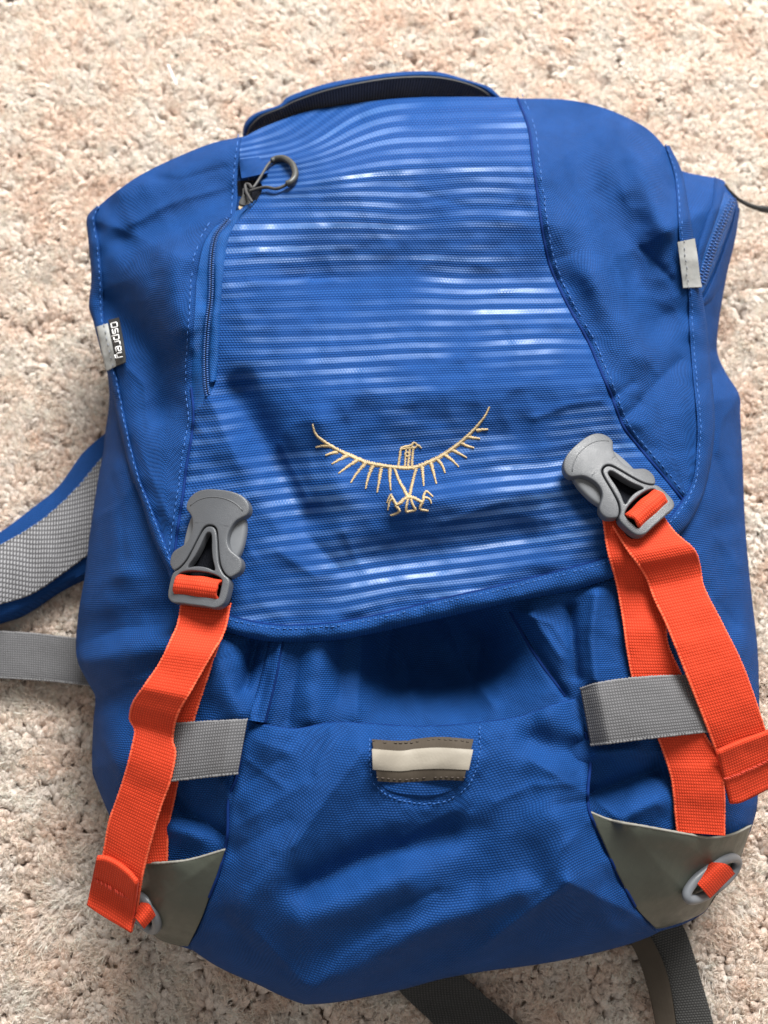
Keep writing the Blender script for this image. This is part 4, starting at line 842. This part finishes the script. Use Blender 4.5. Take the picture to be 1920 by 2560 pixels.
k = noise(X, Y, 0.018, 61) * 0.55 + noise(X, Y, 0.0085, 62) * 0.6 + rs.randn(n) * 0.22
pick = np.digitize(k, [-0.20, 0.26, 0.55, 0.92]); pick = np.array([2, 0, 1, 3, 4])[pick]
cc = pal[pick] * (0.94 + 0.12 * rs.rand(n))[:, None]
# tuft heads: plump twisted yarn ends
SD = 5
tt = np.array([0.0, 0.55, 0.88, 1.0]); rad = np.array([1.6, 2.4, 2.1, 0.8]) * 0.001
hgt = top - ZB
cen_ = np.stack([X[:, None] + lx[:, None] * tt ** 2, Y[:, None] + ly[:, None] * tt ** 2, ZB + hgt[:, None] * (tt * (1.12 - 0.12 * tt))], -1)
cen_[..., :2] += rs.randn(n, len(tt), 2) * 0.0004
av = np.linspace(0, 2 * np.pi, SD, endpoint=False)
R_ = rad[None, :, None] * (0.85 + 0.3 * rs.rand(n))[:, None, None] * (0.85 + 0.30 * rs.rand(n, len(tt), SD))
ph = rs.rand(n)[:, None, None] * 6.28 + tt[None, :, None] * 2.0 + av[None, None]
V = np.stack([cen_[..., None, 0] + R_ * np.cos(ph), cen_[..., None, 1] + R_ * np.sin(ph), cen_[..., None, 2] + 0 * R_], -1)
nv = len(tt) * SD
fb = grid_faces(len(tt), SD, wrap=True)
c0 = (len(tt) - 1) * SD
F = (fb[:, ::-1][None] + (np.arange(n) * nv)[:, None, None]).reshape(-1, 4)
F = np.vstack([F, (np.array([[c0, c0 + 1, c0 + 2, c0 + 3]])[None] + (np.arange(n) * nv)[:, None, None]).reshape(-1, 4)])
cols = np.ones((n, nv, 4)); cols[..., :3] = cc[:, None]
# soft single fibres brushed out of the heads
NF = 8; m_ = n * NF
fi = np.repeat(np.arange(n), NF); fa = rs.rand(m_) * 6.28; fr0 = 0.0019 * np.sqrt(rs.rand(m_)); fl_ = 0.0022 + 0.0030 * rs.rand(m_); fs = 0.0004 + 0.0024 * rs.rand(m_)
p0 = cen_[fi, 2] + np.stack([np.cos(fa) * fr0, np.sin(fa) * fr0, -0.0008 * rs.rand(m_)], -1)
dirv = np.stack([np.cos(fa) * fs + lx[fi] * 0.75, np.sin(fa) * fs + ly[fi] * 0.75, fl_], -1)
p1 = p0 + dirv * 0.55 + rs.randn(m_, 3) * 0.0003; p2 = p0 + dirv + np.stack([rs.randn(m_), rs.randn(m_), -np.abs(rs.randn(m_))], -1) * 0.0008
wv = np.stack([-np.sin(fa + 1.3), np.cos(fa + 1.3), 0.3 * rs.randn(m_)], -1) * 0.00026
FV = np.stack([p0 - wv, p0 + wv, p1 - wv, p1 + wv], 1); FV = np.concatenate([FV, p2[:, None]], 1)
fbase = n * nv + np.arange(m_) * 5
FQ = (np.array([[0, 1, 3, 2]])[None] + fbase[:, None, None]).reshape(-1, 4)
FT = np.array([[2, 3, 4]])[None] + fbase[:, None, None]
fc = np.ones((m_, 5, 4)); fc[..., :3] = np.clip(cc[fi] * (0.95 + 0.12 * rs.rand(m_))[:, None], 0, 0.93)[:, None]
allv = np.vstack([V.reshape(-1, 3), FV.reshape(-1, 3)]); F = np.vstack([F, FQ]); FT = FT.reshape(-1, 3)
me = bpy.data.meshes.new("carpet_pile"); me.vertices.add(len(allv)); me.vertices.foreach_set("co", allv.astype(np.float32).ravel())
lv = np.concatenate([F.ravel(), FT.ravel()]).astype(np.int32); me.loops.add(len(lv)); me.loops.foreach_set("vertex_index", lv)
me.polygons.add(len(F) + len(FT)); me.polygons.foreach_set("loop_start", np.concatenate([np.arange(len(F)) * 4, len(F) * 4 + np.arange(len(FT)) * 3]).astype(np.int32))
me.update(calc_edges=True); me.polygons.foreach_set("use_smooth", np.ones(len(me.polygons), bool))
ca = me.color_attributes.new("Col", 'FLOAT_COLOR', 'POINT'); ca.data.foreach_set("color", np.vstack([cols.reshape(-1, 4), fc.reshape(-1, 4)]).astype(np.float32).ravel())
me.materials.append(M['yarn']); pile = bpy.data.objects.new("carpet_pile", me); COL.objects.link(pile); pile.parent = fl; pile["kind"] = "stuff"
# a stray white fibre lying on the pile
q = P(A([420, 428, 434, 443]), A([163, 180, 197, 214]), A([0.005, 0.006, 0.006, 0.0055])); v, f = tube(spline(q, 14), 0.0006, 6)
th = _mo("lint_fibre", v, f, M['white']); th["label"] = "short stray white fibre lying on the carpet above the left shoulder of the pack"; th["category"] = "lint"
